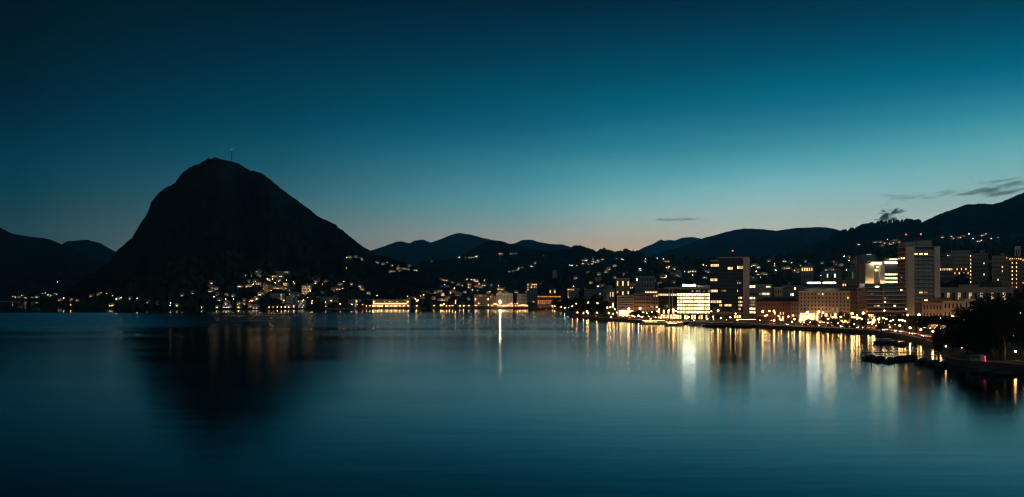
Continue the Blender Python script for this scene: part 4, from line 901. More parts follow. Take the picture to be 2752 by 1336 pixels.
# ------------------------------------------------------------------ lamps along the water
def quay_lamp(px, py, off, tone='lamp', r=.42, key='quay', hmin=3.2):
    d = shore_d(px)+off if px > 880 else DW(lerp_tab(SALV_SH, px))+off
    zg = QZ if px > 880 else max(.6, hit('mountain', px, HZ+(CAMH-1.2)*F/d)[1])
    h = max(hmin, Z(py, d)-zg)
    t = lamp_at(X(px, d), d, zg, h, tone, r, 'globe_lamp'); reg(key, t, px); return t
FAR = [(457, 821, 'c'), (475, 822), (542, 826, 'o'), (583, 826), (607, 817), (641, 827), (723, 826, 'o'), (734, 828), (745, 827), (756, 828, 'o'), (766, 826), (776, 827), (790, 827), (838, 815), (876, 823), (875, 812, 'o'), (914, 817), (959, 811), (960, 819), (946, 818, 'c'), (974, 819), (985, 823, 'o'), (994, 822)]
for a in FAR: quay_lamp(a[0], a[1], 6, {'c': 'westlamp_c', 'o': 'westlamp_o'}.get(a[-1], 'westlamp'), .5, 'west')
BAY = [(1004, 811), (1002, 824), (1014, 825), (1026, 825), (1040, 824), (1052, 825), (1064, 824), (1073, 823), (1085, 825), (1096, 811), (1097, 823), (1120, 810), (1120, 822, 'o'), (1132, 823), (1142, 823), (1158, 823, 'o'), (1166, 823, 'o'), (1184, 820, 'r'), (1188, 822, 'r'), (1193, 817), (1200, 822, 'r'), (1208, 822, 'o'), (1216, 821, 'o'), (1224, 809), (1224, 815), (1236, 822), (1246, 822), (1260, 822), (1278, 804), (1279, 822), (1287, 815), (1312, 804), (1312, 820)]
for a in BAY: quay_lamp(a[0], a[1], 8, {'o': 'lamp_o', 'r': 'lamp_o'}.get(a[-1], 'lamp'), .55, 'bay')
for k in range(22):
    px = 1322+k*4.6; quay_lamp(px+random.uniform(-1, 1), 822+random.uniform(-7, 2), 10, random.choice(('lamp', 'lamp', 'lamp_o')), random.choice((.3, .4, .55)), 'hotelrow')
for a in [(1434, 811), (1450, 823, 'o'), (1458, 822), (1466, 824), (1475, 824, 'o'), (1484, 823), (1491, 824), (1508, 825), (1518, 827, 'c'), (1527, 826, 'c'), (1538, 823)]: quay_lamp(a[0], a[1], 9, {'o': 'lamp_o', 'c': 'lamp_c'}.get(a[-1], 'lamp'), .42, 'orange')
PROM = [(1552, 843, 'o'), (1568, 841), (1577, 837), (1581, 846), (1604, 840), (1637, 842, 'o'), (1648, 843, 'o'), (1658, 840), (1668, 836), (1688, 838), (1632, 827), (1640, 826), (1652, 831), (1549, 816, 'o'), (1581, 813, 'o'), (1606, 815, 'o')]
for a in PROM: quay_lamp(a[0], a[1], 14, {'o': 'lamp_o'}.get(a[-1], 'lamp'), .45, 'cafe')
for a in [(1700, 851), (1716, 848, 'c'), (1728, 840), (1738, 842, 'o'), (1752, 838, 'o'), (1766, 837, 'o'), (1772, 831), (1780, 847), (1798, 834), (1812, 846), (1816, 836), (1851, 852), (1912, 836), (1916, 851), (1937, 855), (1963, 853), (1977, 843), (1990, 849)]: quay_lamp(a[0], a[1], 20, {'o': 'lamp_o', 'c': 'lamp_c'}.get(a[-1], 'lamp'), .4, 'office')
for k in range(11):
    px = 1700+k*28+random.uniform(-8, 8); quay_lamp(px+random.uniform(-3, 3), 859+random.uniform(-3, 4), 14, random.choice(('festoon', 'lamp', 'festoon')), random.choice((.24, .32, .4)), 'office', 2.4)
for a in [(2061, 847), (2068, 836), (2081, 862), (2100, 860), (2119, 851, 'o'), (2135, 858), (2150, 860), (2172, 852), (2196, 850), (2212, 841), (2226, 856), (2238, 853), (2262, 862), (2272, 863)]: quay_lamp(a[0], a[1], 34, {'o': 'lamp_o'}.get(a[-1], 'lamp'), .45, 'hotel')
for a in [(2289, 852), (2296, 853), (2303, 848), (2303, 856), (2310, 854), (2316, 857), (2334, 868), (2346, 867), (2350, 860), (2360, 858), (2374, 855), (2382, 858), (2377, 835), (2377, 870), (2400, 860), (2417, 860), (2435, 831), (2425, 861)]: quay_lamp(a[0], a[1], 36, 'lamp', .42, 'banded')
for a in [(2418, 875), (2446, 881), (2475, 886), (2507, 891)]: quay_lamp(a[0], a[1], 15, 'lamp', .5, 'road')
# promenade lamps at regular spacing
for px in range(2040, 2420, 44):
    px += random.uniform(-9, 9); quay_lamp(px, lerp_tab([(2040, 866), (2420, 893)], px), 13, 'festoon', random.choice((.25, .32, .42)), 'prom', 3)
PH = {'west': 'lamp at the water under the mountain', 'bay': 'far shore lamp by the lit hall', 'hotelrow': 'bright lamp in the row before the floodlit far hotel', 'orange': 'lamp before the orange block and dark shore trees',
      'cafe': 'lamp on the tree lined point by the striped block', 'office': 'lamp before the glass office and dark tower', 'hotel': 'lamp before the grand hotel', 'banded': 'lamp before the banded block', 'road': 'globe lamp beside the curving lake road', 'prom': 'small promenade lamp along the quay below the hotels'}
for k, L_ in REG.items():
    L_.sort(key=lambda a: a[0])
    for i, (px, t) in enumerate(L_): tag(t, '%s, %s' % (PH[k], ordinal(i, len(L_))), 'globe lamp', 'lamps along the shore')
REG.clear()
ROAD_FILL = []  # lamp row added to brighten the road and the facades behind it
for px in range(2052, 2515, 42):
    px += random.uniform(-6, 6); d = shore_d(px)+random.choice((32.5, 33, 36)); t = lamp_at(X(px, d), d, QZ, random.uniform(5, 8), random.choice(('lamp', 'lamp', 'lamp_o')), random.choice((.28, .36, .46)), 'globe_lamp'); ROAD_FILL.append((px, t))
for i, (px, t) in enumerate(ROAD_FILL): tag(t, 'warm lamp on the town side of the lake road, '+ordinal(i, len(ROAD_FILL)), 'globe lamp', 'lamps along the shore')
# street lamps added between the buildings to brighten the fronts, mostly unseen
BACK_FILL = []
for px in range(1660, 2760, 30):
    o = [60, 95, 140, 190][(px//30) % 4]; d = shore_d(px)+o if px < 2500 else 420+o*1.2
    t = lamp_at(X(px, d), d, QZ, 9, 'lamp' if px % 4 else 'lamp_o', .8); BACK_FILL.append((px, t))
for i, (px, t) in enumerate(BACK_FILL): tag(t, 'warm lamp in the streets behind the front row, '+ordinal(i, len(BACK_FILL)), 'street lamp', 'street lamps in the town')
# the giant floodlight
d = shore_d(1344)+10; t = lamp_at(X(1344, d), d, QZ, Z(811, d)-QZ, 'flood', 1.5, 'flood_light'); tag(t, 'single blazing floodlight on the far promenade before the cream hotel', 'floodlight')
# park lamps
d = 292; t = lamp_at(X(2729, d), d, QZ, Z(944, d)-QZ, 'lamp', .36); tag(t, 'warm park lamp by the lake path under bare lit branches', 'street lamp')
d = 325; t = lamp_at(X(2542, d), d, QZ, Z(931, d)-QZ, 'lamp', .25); tag(t, 'yellow park lamp under the trees beside the cypress', 'street lamp')
d = 340; t = lamp_at(X(2585, d), d, QZ, Z(934, d)-QZ, 'lamp_o', .2); tag(t, 'weak orange lamp lighting the path under the big trees', 'street lamp')
d = 330; t = lamp_at(X(2752, d), d, QZ, Z(925, d)-QZ, 'lamp', .3); tag(t, 'lamp glowing through branches near the pale trunk, right of the path lamp', 'street lamp')

# ------------------------------------------------------------------ trees
def leaf_crown(name, blobs, n, size, mat, seed, droop=0.0):
    r = random.Random(seed); b = MB()
    tot = sum(q[3]*q[4]*q[5] for q in blobs)**1
    for (cx, cy, cz, rx, ry, rz) in blobs:
        m = max(8, int(n*(rx*ry*rz)**.667/sum((q[3]*q[4]*q[5])**.667 for q in blobs)))
        for _ in range(m):
            th = r.uniform(0, 2*math.pi); u = r.uniform(-1, 1); k = r.uniform(.35, 1.06)**.5
            s = math.sqrt(1-u*u)
            p = Vector((cx+rx*k*s*math.cos(th), cy+ry*k*s*math.sin(th), cz+rz*k*u))
            a = Vector((r.gauss(0, 1), r.gauss(0, 1), r.gauss(0, .6))).normalized(); c = a.cross(Vector((r.gauss(0, 1), r.gauss(0, 1), r.gauss(0, 1)))).normalized()
            l = size*r.uniform(.6, 1.4); w_ = l*.55
            d_ = Vector((0, 0, -droop*l))
            b.quad(tuple(p-a*l*.5), tuple(p+c*w_*.5), tuple(p+a*l*.5+d_), tuple(p-c*w_*.5))
    return b.mesh(name, mat)
def blobs_round(seed, n=9, w=.42, z0=.45, z1=.85):
    r = random.Random(seed); o = [(0, 0, .62, w*.75, w*.75, .28)]
    for _ in range(n):
        t = r.uniform(0, 6.283); z = r.uniform(z0, z1); k = w*(.75-.35*abs(z-.6)/.3)
        o.append((k*math.cos(t), k*math.sin(t), z, r.uniform(.13, .22), r.uniform(.13, .22), r.uniform(.1, .17)))
    return o
def limbs(seed, h0=.3, n=6, sp=.3, top=.8, r0=.03, mat='bark'):
    r = random.Random(seed); b = MB().tube((0, 0, -.03), (.01, 0, h0), r0, r0*.75, 8).tube((.01, 0, h0), (0, .01, top*.8), r0*.75, r0*.3, 7)
    for i in range(n):
        t = r.uniform(0, 6.283); z = r.uniform(h0*.8, top*.65)
        b.tube((0, 0, z), (sp*math.cos(t), sp*math.sin(t), z+r.uniform(.12, .28)), r0*.4, r0*.12, 5)
    return b.mesh('trunk', M[mat])
KIND = {
 'round': [(leaf_crown('crown', blobs_round(s), 1500, .075, M['leaf'], s), limbs(s)) for s in (1, 2, 3)],
 'big': [(leaf_crown('crown', blobs_round(s, 16, .44, .25, .88), 5200, .042, M['leaf2'], s), limbs(s, .2, 9, .34)) for s in (11, 12, 13)],
 'cypress': [(leaf_crown('crown', [(0, 0, .06+.1*k, .115*math.sin(.35+2.6*(k+.5)/10)+.015, .115*math.sin(.35+2.6*(k+.5)/10)+.015, .09) for k in range(10)], 2200, .04, M['leaf2'], 21), limbs(21, .1, 2, .03, .9, .02))],
 'pine': [(leaf_crown('crown', [(0, 0, .80, .58, .58, .13)]+[(.42*math.cos(k*.7+.2), .42*math.sin(k*.7+.2), .74+.03*(k % 3), .2, .2, .11) for k in range(9)], 3600, .05, M['leaf2'], 31), limbs(31, .45, 9, .42, .85, .035))],
 'cedar': [(leaf_crown('crown', [(.12*math.cos(k*2.1), .12*math.sin(k*2.1), .16+.1*k, .36*(1-.085*k), .36*(1-.085*k), .035) for k in range(9)], 4200, .045, M['leaf2'], 41, .3), limbs(41, .15, 8, .3, .98, .03))],
 'bush': [(leaf_crown('crown', [(0, 0, .5, .6, .6, .48), (.3, .1, .45, .35, .35, .4), (-.3, 0, .5, .3, .3, .4)], 700, .16, M['leaf'], 51), limbs(51, .2, 3, .2, .6, .03))],
}
def palm():
    b = MB(); r = random.Random(5)
    for k in range(26):
        t = k*2.4; L_ = .34; up = r.uniform(-.1, .9); p = Vector((0, 0, .82))
        for s in range(4):
            q = p+Vector((math.cos(t), math.sin(t), up-.5*s))*L_*.25; sd = Vector((-math.sin(t), math.cos(t), 0))*.05*(1-s*.2)
            b.quad(tuple(p-sd), tuple(q-sd*.8), tuple(q+sd*.8), tuple(p+sd)); p = q
    return b.mesh('crown', M['leaf']), MB().tube((0, 0, -.03), (.02, 0, .82), .028, .02, 8).mesh('trunk', M['bark'])
KIND['palm'] = [palm()]
NAME = dict(round='broadleaf_tree', big='park_tree', cypress='cypress_tree', pine='umbrella_pine', cedar='cedar_tree', bush='round_bush', palm='palm_tree')
TI = [0]
def tree(kind, px, d, h, wide=1.0, zb=None, key=None, label=None, group=None):
    TI[0] += 1; v = KIND[kind][TI[0] % len(KIND[kind])]
    t = empty(NAME[kind], (X(px, d), d, ground_z(px, d) if zb is None else zb), TI[0]*1.7)
    ob('crown', v[0], t, scale=(h*wide, h*wide, h)); ob('trunk', v[1], t, scale=(h*wide, h*wide, h))
    if key: reg((key, kind), t, px)
    if label: tag(t, label, 'bush' if kind == 'bush' else 'tree', group)
    return t
def tree_px(kind, px, off, ytop, wide=1.0, key=None, **k):
    d = shore_d(px)+off; zb = ground_z(px, d); return tree(kind, px, d, max(1.5, Z(ytop, d)-zb), wide, zb, key, **k)
# dark wooded point
for px, off, yt, wd in ((1488, 30, 808, 1), (1498, 45, 800, 1), (1508, 40, 806, 1.1), (1517, 50, 798, 1), (1526, 60, 803, 1), (1534, 60, 806, 1.1), (1543, 70, 800, 1), (1556, 80, 803, 1), (1566, 85, 812, 1), (1576, 75, 815, 1), (1590, 90, 808, 1), (1600, 70, 820, 1.1), (1612, 80, 813, 1), (1624, 90, 806, 1), (1560, 25, 832, 1.2), (1590, 22, 834, 1.2), (1618, 24, 830, 1.2), (1536, 20, 826, 1.2), (1515, 16, 822, 1.2), (1500, 14, 820, 1.2)): tree_px('round', px, off, yt, wd, 'point')
for px, off, yt, wd in ((1700, 40, 836, 1.3), (1712, 42, 833, 1.2), (1725, 44, 835, 1.3), (1735, 40, 840, 1.2), (1747, 45, 835, 1.2), (1758, 45, 834, 1.2), (1765, 40, 840, 1.2)): tree_px('round', px, off, yt, wd, 'cafe')
for px in (1790, 1812, 1850, 1878, 1908, 1930, 1955): tree_px('palm' if px < 1900 else 'round', px, 24, 845, 1.0, 'office')
for px, off, yt, wd, k in ((2046, 35, 848, 1.1, 'round'), (2135, 38, 849, 1.1, 'round'), (2173, 40, 857, 1, 'bush'), (2187, 40, 858, 1, 'bush'), (2220, 38, 848, 1.3, 'round'), (2234, 36, 852, 1.3, 'round'), (2250, 38, 855, 1, 'bush'), (2269, 46, 834, 1.0, 'round'), (2292, 20, 862, .8, 'bush'), (2276, 16, 868, .7, 'bush'), (2329, 40, 842, 1.1, 'round'), (2322, 20, 860, 1, 'round'), (2356, 40, 838, 1.1, 'palm'), (2367, 42, 838, 1.1, 'palm'), (2385, 44, 838, 1.3, 'round'), (2369, 22, 865, 1, 'bush'), (2400, 48, 844, 1.5, 'round'), (2415, 46, 842, 1.4, 'round'), (2432, 60, 845, 1.4, 'round'), (2447, 62, 843, 1.5, 'round'), (2462, 62, 846, 1.5, 'round'), (2478, 64, 850, 1.3, 'round')): tree_px(k, px, off, yt, wd, 'hotels')
PHT = {'point': 'on the wooded point across the bay', 'cafe': 'left of the lit glass office', 'office': 'before the office and dark tower', 'hotels': 'before the hotels'}
LOOK = dict(round='dark broadleaf tree', bush='low rounded bush', palm='palm tree')
for (k, kd), L_ in REG.items():
    L_.sort(key=lambda a: a[0])
    for i, (px, t) in enumerate(L_): tag(t, '%s %s, %s' % (LOOK[kd], PHT[k], ordinal(i, len(L_))), 'bush' if kd == 'bush' else 'tree', 'trees along the shore')
REG.clear()
PT = 'park trees at the right edge'
tree('pine', 2523, 372, Z(842, 372)-QZ, 1.0, QZ, label='umbrella pine with a wide flat dark crown beside the lake road', group=PT)
tree('cypress', 2522, 322, Z(874, 322)-QZ, 1.5, QZ, label='dense dark column of a cypress standing at the harbour edge', group=PT)
for px, d, yt, wd, kd, lb in ((2574, 345, 838, .9, 'big', 'leafy park tree just right of the umbrella pine'), (2600, 330, 826, .9, 'big', 'park tree with a ragged top before the cream villa'), (2622, 320, 808, .85, 'cedar', 'cedar with level tiers of branches before the tall villa wing'),
    (2650, 315, 800, .9, 'big', 'tall dark park tree between the cedar and the largest tree'), (2690, 318, 790, 1.0, 'big', 'largest dark park tree hiding the lower right buildings'), (2735, 330, 796, 1.0, 'big', 'wide dark tree touching the right edge of the view'), (2668, 300, 860, 1.0, 'big', 'lower spreading tree over the path near the hut'), (2632, 305, 890, 1.1, 'big', 'low broad tree whose shade covers the lawn by the kiosk'), (2560, 338, 880, 1.0, 'big', 'small dark tree between the cypress and the kiosk lawn'), (2765, 300, 850, 1.0, 'big', 'tree partly cut off beside the glowing park lamp'), (2830, 300, 800, 1.0, 'big', 'park tree farther along the shore beyond the glowing lamp'), (2930, 270, 820, 1.0, 'big', 'last but one park tree along the shore path'), (3060, 250, 830, 1.0, 'big', 'outermost park tree along the shore path')):
    tree(kd, px, d, Z(yt, d)-QZ, wd, QZ, label=lb, group=PT)
# slender tree with a pale lit trunk
d = 294; t = empty('pale_trunk_tree', (X(2700, d), d, QZ), 0, 'slender tree with a bare pale forked trunk beside the park lamp', 'tree', PT)
h = Z(896, d)-QZ
MB().tube((0, 0, -.1), (.05, 0, h*.55), .26, .2, 9).tube((.05, 0, h*.55), (-.7, .1, h), .17, .09, 7).tube((.05, 0, h*.55), (.35, -.1, h*.7), .14, .09, 7).tube((.35, -.1, h*.7), (.7, .3, h*1.05), .09, .05, 7).build('trunk', M['palebark'], t)
ob('crown', KIND['round'][0][0], t, (0, .5, h*.55), (7.5, 7.5, 9))
# ------------------------------------------------------------------ woods on the slopes: one mass nobody could count
def woods(name, field, n, x0, x1, keep, size, seed, crest_only=False):
    r = random.Random(seed); cols, D, Zg = FIELDS[field]; b = MB()
    for _ in range(n):
        px = r.uniform(x0, x1); j = int(np.clip(np.searchsorted(cols, px), 0, len(cols)-1))
        i = r.choice(crest_only) if crest_only else r.randrange(keep[0], keep[1])
        i = min(i, D.shape[0]-1); d, z = D[i, j]+r.uniform(-8, 8), Zg[i, j]
        py = HZ-(z-CAMH)*F/d
        if any(abs(s[2]-px) < 5+3*s[4] and -3 < py-s[3] < 20 for s in near_sites if abs(s[2]-px) < 20): continue
        h = size*r.uniform(.6, 1.3); w_ = h*r.uniform(.35, .6)
        b.ball((X(px, d), d, z+h*.45), 1, 6, 4, (w_, w_, h*.6), 0, .28)
    o = b.build(name, M['leaf2']); o['kind'] = 'stuff'; return o
near_sites = sites+[(0, 0, px, 818, 9) for px in range(1000, 1104, 8)]+[(0, 0, px, 805, 9) for px in range(1274, 1510, 14)]+[(0, 0, px, py+10, 9) for px, py in ((1674, 760), (1733, 765), (1637, 780), (2130, 780), (2230, 775), (2234, 735), (2169, 720), (2275, 757), (2372, 735), (2621, 785), (2540, 720), (2581, 710), (2630, 720), (2688, 730), (2730, 730))]
woods('hillside_woods', 'town', 2600, 1450, 2900, (14, 50), 10, 5)
woods('bay_woods', 'town', 700, 890, 1450, (13, 45), 10, 6)
woods('mountain_foot_woods', 'mountain', 1500, 120, 1250, (1, 45), 10, 7)
woods('crest_woods', 'mid_hill', 520, 1540, 1730, None, 17, 8, crest_only=[57, 58, 59, 60, 61])
woods('right_crest_woods', 'right_mountain', 420, 2230, 2480, None, 13, 9, crest_only=[47, 48, 49, 50])

# ------------------------------------------------------------------ masts on the tops
cols_, D_, Z_ = FIELDS['mountain']; j = int(np.searchsorted(cols_, 623)); i = int(np.argmax((Z_[:, j]-CAMH)/D_[:, j])); d = D_[i, j]; z = Z_[i, j]
t = empty('antenna_mast', (X(623, d), d, z-1), 0, 'thin lone radio mast on the summit of the dark mountain', 'mast')
h = Z(401, d)-z
b = MB().tube((0, 0, 0), (0, 0, h*.75), 1.25, 1.0, 8).tube((0, 0, h*.75), (0, 0, h), .8, .6, 6)
for k in range(6): b.tube((0, 0, h*(.1+.12*k)), (0, 0, h*(.1+.12*k)+.5), 1.5, 1.5, 8)
b.build('mast_pole', M['metal'], t); MB().ball((0, 0, h+.6), .7, 6, 5).build('beacon', E['far_cool'], t)
# ------------------------------------------------------------------ boats
BULB = MB().ball((0, 0, 0), .14, 6, 4).mesh('bulb', E['festoon'])
def boat(px, yw, length, label, cat='boat', name='moored_boat', hullm='hull', heading=0.0, cabin='white', lit=None, beam=None, tarp=None, group='boats by the quay', hh=1.2, dz=0.0):
    d = DW(yw)
    t = empty(name, (X(px, d), d, 0), heading, label, cat, group)
    L2 = length/2; bm = beam or length*.16
    b = MB(); st = 9; prof = []
    for k in range(st):
        u = -1+2*k/(st-1); wv = bm*(1-max(0, u)**2.4)*(1 if u > -.9 else .92)+.02
        sh = hh*(1+.22*u*u*(1 if u > 0 else .3)); prof.append((u*L2, wv, sh))
    n = len(b.v)
    for (x, wv, sh) in prof: b.v += [(x, -wv*.7, -.3), (x, -wv, sh), (x, wv, sh), (x, wv*.7, -.3)]
    for k in range(st-1):
        for a in range(3):
            p = n+k*4+a; b.f.append((p, p+4, p+5, p+1)); b.m.append(0)
    b.f.append((n, n+1, n+2, n+3)); b.m.append(0); e = n+(st-1)*4; b.f.append((e+3, e+2, e+1, e)); b.m.append(0)
    b.build('hull', M[hullm], t)
    if tarp:
        c = MB(); n = 0
        for (x, wv, sh) in prof: c.v += [(x, -wv*1.02, sh-.05), (x, 0, sh+.75*(1-(x/L2)**2)+.15), (x, wv*1.02, sh-.05)]
        for k in range(st-1):
            for a in range(2):
                p = k*3+a; c.f.append((p, p+3, p+4, p+1)); c.m.append(0)
        c.build('tarpaulin', M[tarp], t)
    else:
        MB().box(-L2*.96, L2*.7, -bm*.9, bm*.9, hh*.75, hh*.9).build('deck', M['wood'], t)
        ch = max(1.3, length*.07)
        MB().box(-L2*.75, L2*.35, -bm*.75, bm*.75, hh*.9, hh*.9+ch).build('cabin', M[cabin], t)
        MB().box(-L2*.82, L2*.42, -bm*.85, bm*.85, hh*.9+ch, hh*.9+ch+.16).build('cabin_roof', M[cabin], t)
        k = max(3, int(length/2))
        for q in range(k):
            ob('window', wmesh(lit or 'dark', 'metal', 1), t, (-L2*.72+(L2*1.04)*(q+.5)/k, -bm*.76, hh*.9+ch*.3), (L2*1.04/k*.8, 1, ch*.55))
        if lit:
            n_ = int(length*1.2); z_ = hh*.9+ch+.45
            pts = [(-L2*.9+L2*1.8*q/(n_-1), -bm*.95, z_+.25*math.sin(q*1.7)) for q in range(n_)]
            c = MB()
            for p0, p1 in zip(pts, pts[1:]): c.tube(p0, p1, .02, .02, 4, cap=False)
            w_ = c.build('light_string', M['metal'], t)
            for p in pts: ob('bulb', BULB, w_, p)
    return t
boat(1755, 871, 20, 'excursion boat strung with warm lights, left one of the two lit boats', 'excursion boat', 'excursion_boat', 'hullwhite', .04, 'white', 'shop', 2.4)
boat(1811, 875, 15, 'excursion boat strung with lights, right one of the two, before the glass office', 'excursion boat', 'excursion_boat', 'hullwhite', -.03, 'white', 'shop', 2.2)
boat(1880, 874, 18, 'low white unlit boat between the lit boats and the dark ferries', name='moored_boat', hullm='hullwhite', heading=.05, beam=2.2)
boat(1932, 877.5, 27, 'long dark ferry moored before the dark tower, left of its neighbour', 'ferry', 'ferry', 'hull', .02, 'grey', None, 3)
boat(2003, 878.5, 25, 'long dark ferry moored beside the roofed landing stage', 'ferry', 'ferry', 'hull', -.02, 'grey', None, 3)
d = 688; P = empty('landing_stage', (X(2016, d), d, 0), 0, 'dark roofed landing stage on piles below the tower slab', 'landing stage')
b = MB()
for x in (-9, -3, 3, 9):
    for y in (0, 7): b.tube((x, y, -1), (x, y, 5.2), .2, .18, 7)
b.build('piles', M['wood'], P); MB().box(-11, 11, -.5, 8, 1.3, 1.6).build('deck', M['wood'], P); MB().prism([(-12, 5.2), (12, 5.2), (11, 5.9), (-11, 5.9)], -1.5, 9).build('roof', M['slate'], P)
MB().box(-10.5, 4, -1.2, -1.0, 5.0, 5.12).build('lights', E['festoon'], P)
boat(2381, 923, 12, 'white roofed motor yacht moored alone off the quay', 'motor yacht', 'motor_yacht', 'hull', .12, 'white', None, 1.8)
boat(2426, 928, 6, 'small dark rowing boat tucked behind the motor yacht', heading=.2, tarp='greytarp', beam=.9, hh=.8)
HB = [(2338, 966, 6.5, 'greytarp'), (2364, 970, 7, 'greytarp'), (2392, 973, 7, 'hull'), (2420, 969, 8, 'tarp'), (2448, 966, 9, 'tarp'), (2478, 976, 8, 'greytarp'), (2508, 981, 7, 'greytarp'), (2532, 985, 6.5, 'hull')]
for i, (px, yw, ln, tp) in enumerate(HB):
    boat(px, yw, ln, '%s covered boat in the small dark harbour row, %s' % ({'tarp': 'blue', 'greytarp': 'grey', 'hull': 'black'}[tp], ordinal(i, len(HB))), tarp=tp, heading=.5+.1*(i % 3), beam=1.15, hh=.95, group='covered boats in the harbour')
for i, px in enumerate((2316, 2325, 2342, 2376, 2404, 2440, 2470)):
    d = DW(968+(i % 3)*5); t = MB().tube((0, 0, -1.5), (0, 0, 2.6), .13, .11, 7).build('mooring_post', M['wood'], None, loc=(X(px, d), d, 0))
    tag(t, 'dark wooden mooring post among the covered boats, '+ordinal(i, 7), 'mooring post', 'mooring posts in the harbour')
b = MB().box(-17, 12, -.9, .9, .45, .65)
for x in (-15, -9, -3, 3, 9): b.tube((x, .8, -1), (x, .8, .6), .14, .14, 6)
d = 352; P = b.build('floating_jetty', M['wood'], None, loc=(X(2430, d), d, 0)); P.rotation_euler = (0, 0, -.15); tag(P, 'low dark wooden jetty behind the row of covered boats', 'jetty')
for px, yw, lg, lb in ((2640, 1004, 7, 'grey covered boat drawn up at the park shore, nearer the hut'), (2700, 1010, 8, 'grey covered boat lying at the park shore, nearer the right edge')):
    boat(px, yw, lg, lb, tarp='greytarp', heading=.1, beam=1.2, hh=.7)
# kiosk on the park shore
d = 288; P = empty('ticket_hut', (X(2626, d), d, QZ), 0, 'small hut with a pale side wall and a red light at the park shore', 'hut')
MB().box(-2.3, 1.0, 0, 2.6, 0, 2.1).build('wall', M['grey'], P); MB().box(1.0, 2.3, -.2, 2.6, 0, 2.2).build('side_wall', M['white'], P); MB().box(-2.6, 2.5, -.5, 2.9, 2.2, 2.4).build('roof', M['slate'], P)
MB().box(-1.9, .6, -.05, -.01, 1.0, 1.7).build('shutter', M['shutter'], P)
MB().tube((2.6, -.2, 0), (2.6, -.2, 1.5), .04, .04, 6).ball((2.6, -.2, 1.6), .12, 6, 5).build('signal_light', [E['red']], P)
# ------------------------------------------------------------------ cars on the lake road
CB = MB().prism([(-2.1, .35), (2.1, .35), (2.12, .75), (1.3, .9), (.7, 1.4), (-1.1, 1.42), (-1.8, .95), (-2.12, .85)], -.85, .85)
CARB = {k: CB.mesh('body', M[k]) for k in ('darkpanel', 'steel', 'white', 'brick')}
WH = MB().tube((0, -.1, 0), (0, .1, 0), .32, .32, 12).mesh('wheel', M['tyre'])
HL = MB().ball((0, 0, 0), .15, 6, 4).mesh('headlight', E['head']); TL = MB().ball((0, 0, 0), .14, 6, 4).mesh('tail_light', E['tail'])
CG = MB().box(-.9, .6, -.86, .86, .95, 1.3).mesh('side_window', M['glass'])
cars = []
for i, px in enumerate([1600, 1640, 1690, 1745, 1800, 1860, 2075, 2110, 2165, 2195, 2230, 2256, 2280, 2300, 2330, 2360, 2385, 2405, 2430, 2445, 2462, 2478, 2490, 2315, 2345, 2372, 2396, 2418, 2438, 2453, 2470, 2484, 2495]):
    lane = 22.6 if i % 2 else 28.2
    p0, p1 = px-2, px+2; d0, d1 = shore_d(p0)+lane, shore_d(p1)+lane
    a = math.atan2(d1-d0, X(p1, d1)-X(p0, d0)); d = shore_d(px)+lane
    right = i % 2
    t = empty('parked_car' if False else 'car', (X(px, d), d, QZ+.02), a+(0 if right else math.pi))
    ck = ('darkpanel', 'steel', 'white', 'darkpanel', 'brick')[i % 5]
    ob('body', CARB[ck], t); ob('side_window', CG, t)
    for sx_ in (-1.3, 1.3):
        for sy_ in (-.8, .8): ob('wheel', WH, t, (sx_, sy_, .32))
    for sy_ in (-.6, .6): ob('headlight', HL, t, (2.1, sy_, .68)); ob('tail_light', TL, t, (-2.1, sy_, .8))
    cars.append((px, ck, right, t))
cb = {}
for c in cars: cb.setdefault((c[1], c[2]), []).append(c)
for (ck, right), L_ in cb.items():
    for i, c in enumerate(L_): tag(c[3], '%s car on the %s of the lake road, %s' % ({'darkpanel': 'black', 'steel': 'grey', 'white': 'white', 'brick': 'red'}[ck], 'water side' if right else 'town side', ordinal(i, len(L_))), 'car', 'cars on the lake road')
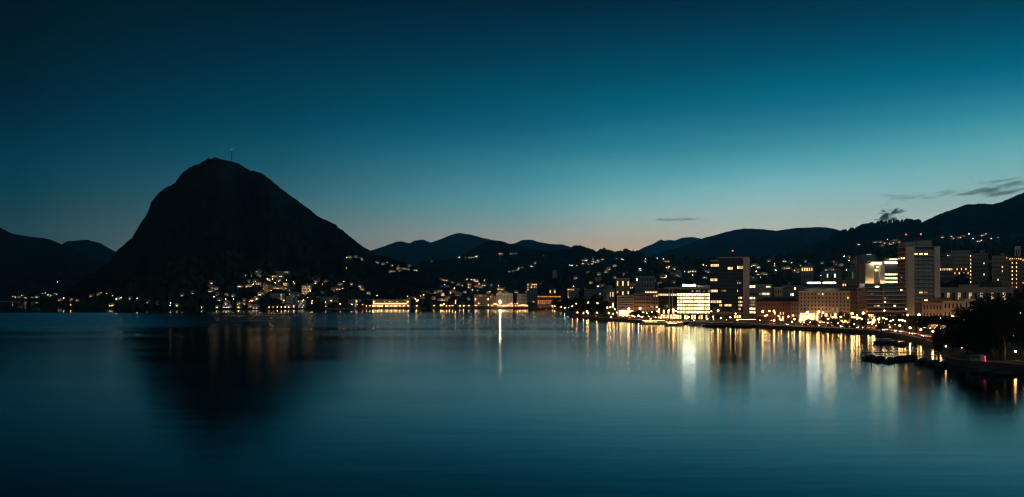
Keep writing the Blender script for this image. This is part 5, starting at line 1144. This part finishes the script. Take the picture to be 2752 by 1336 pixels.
# ------------------------------------------------------------------ evening clouds, far beyond the air box
def cloud(px, py, wpx, hpx, dens, seed, label, d=21000, tilt=0.0, core=.12, nsc=(2.6, .5, 1.6)):
    m, nt, out = new_mat('cloud'); pv = nt.nodes.new('ShaderNodeVolumePrincipled'); tc = nt.nodes.new('ShaderNodeTexCoord')
    pv.inputs['Color'].default_value = (.55, .6, .68, 1)
    no = nt.nodes.new('ShaderNodeTexNoise'); no.inputs['Scale'].default_value = 1.7; no.inputs['Detail'].default_value = 5; no.inputs['Distortion'].default_value = .8
    mp = nt.nodes.new('ShaderNodeMapping'); mp.inputs['Location'].default_value = (seed*3.1, seed*1.7, 0); mp.inputs['Scale'].default_value = nsc
    nt.links.new(tc.outputs['Object'], mp.inputs[0]); nt.links.new(mp.outputs[0], no.inputs['Vector'])
    ln = nt.nodes.new('ShaderNodeVectorMath'); ln.operation = 'LENGTH'; nt.links.new(tc.outputs['Object'], ln.inputs[0])
    fa = nt.nodes.new('ShaderNodeMapRange'); fa.interpolation_type = 'SMOOTHSTEP'; fa.inputs['From Min'].default_value = 0; fa.inputs['From Max'].default_value = .97; fa.inputs['To Min'].default_value = core; fa.inputs['To Max'].default_value = -.5
    nt.links.new(ln.outputs['Value'], fa.inputs['Value'])
    ct = nt.nodes.new('ShaderNodeMapRange'); ct.clamp = False; ct.inputs['From Min'].default_value = .3; ct.inputs['From Max'].default_value = .7; ct.inputs['To Min'].default_value = 0; ct.inputs['To Max'].default_value = 1; nt.links.new(no.outputs['Fac'], ct.inputs['Value'])
    ad = nt.nodes.new('ShaderNodeMath'); ad.operation = 'ADD'; nt.links.new(ct.outputs[0], ad.inputs[0]); nt.links.new(fa.outputs[0], ad.inputs[1])
    mr = nt.nodes.new('ShaderNodeMapRange'); mr.interpolation_type = 'SMOOTHSTEP'; mr.inputs['From Min'].default_value = .42; mr.inputs['From Max'].default_value = 1.05; mr.inputs['To Max'].default_value = dens
    nt.links.new(ad.outputs[0], mr.inputs['Value']); nt.links.new(mr.outputs[0], pv.inputs['Density']); nt.links.new(pv.outputs[0], out.inputs['Volume'])
    rx, rz = wpx/2*d/F, hpx/2*d/F
    o = ob('cloud', MB().ball((0, 0, 0), 1, 16, 10).mesh('cloud', m, smooth=True), None, (X(px, d), d, Z(py, d)), (rx, rx*.6, rz), (0, tilt, 0))
    o['kind'] = 'structure'; o['label'] = label; return o
cloud(2390, 577, 124, 68, .03, 1, 'small dark ragged cloud just above the right-hand ridge', tilt=-.25, core=.3, nsc=(1.5, .5, 1.5))
cloud(2670, 514, 460, 56, .0034, 2, 'long flat grey cloud above the right-hand mountain', tilt=-.012, core=.2)
cloud(2715, 490, 360, 42, .0028, 3, 'upper thin grey cloud at the right edge', tilt=-.015, core=.15)
cloud(2430, 529, 290, 26, .005, 4, 'thin cloud streak left of the long flat cloud', core=.15)
cloud(1826, 590, 300, 18, .0035, 5, 'faint thin cloud streak above the distant pointed peak', tilt=-.02, core=.15)
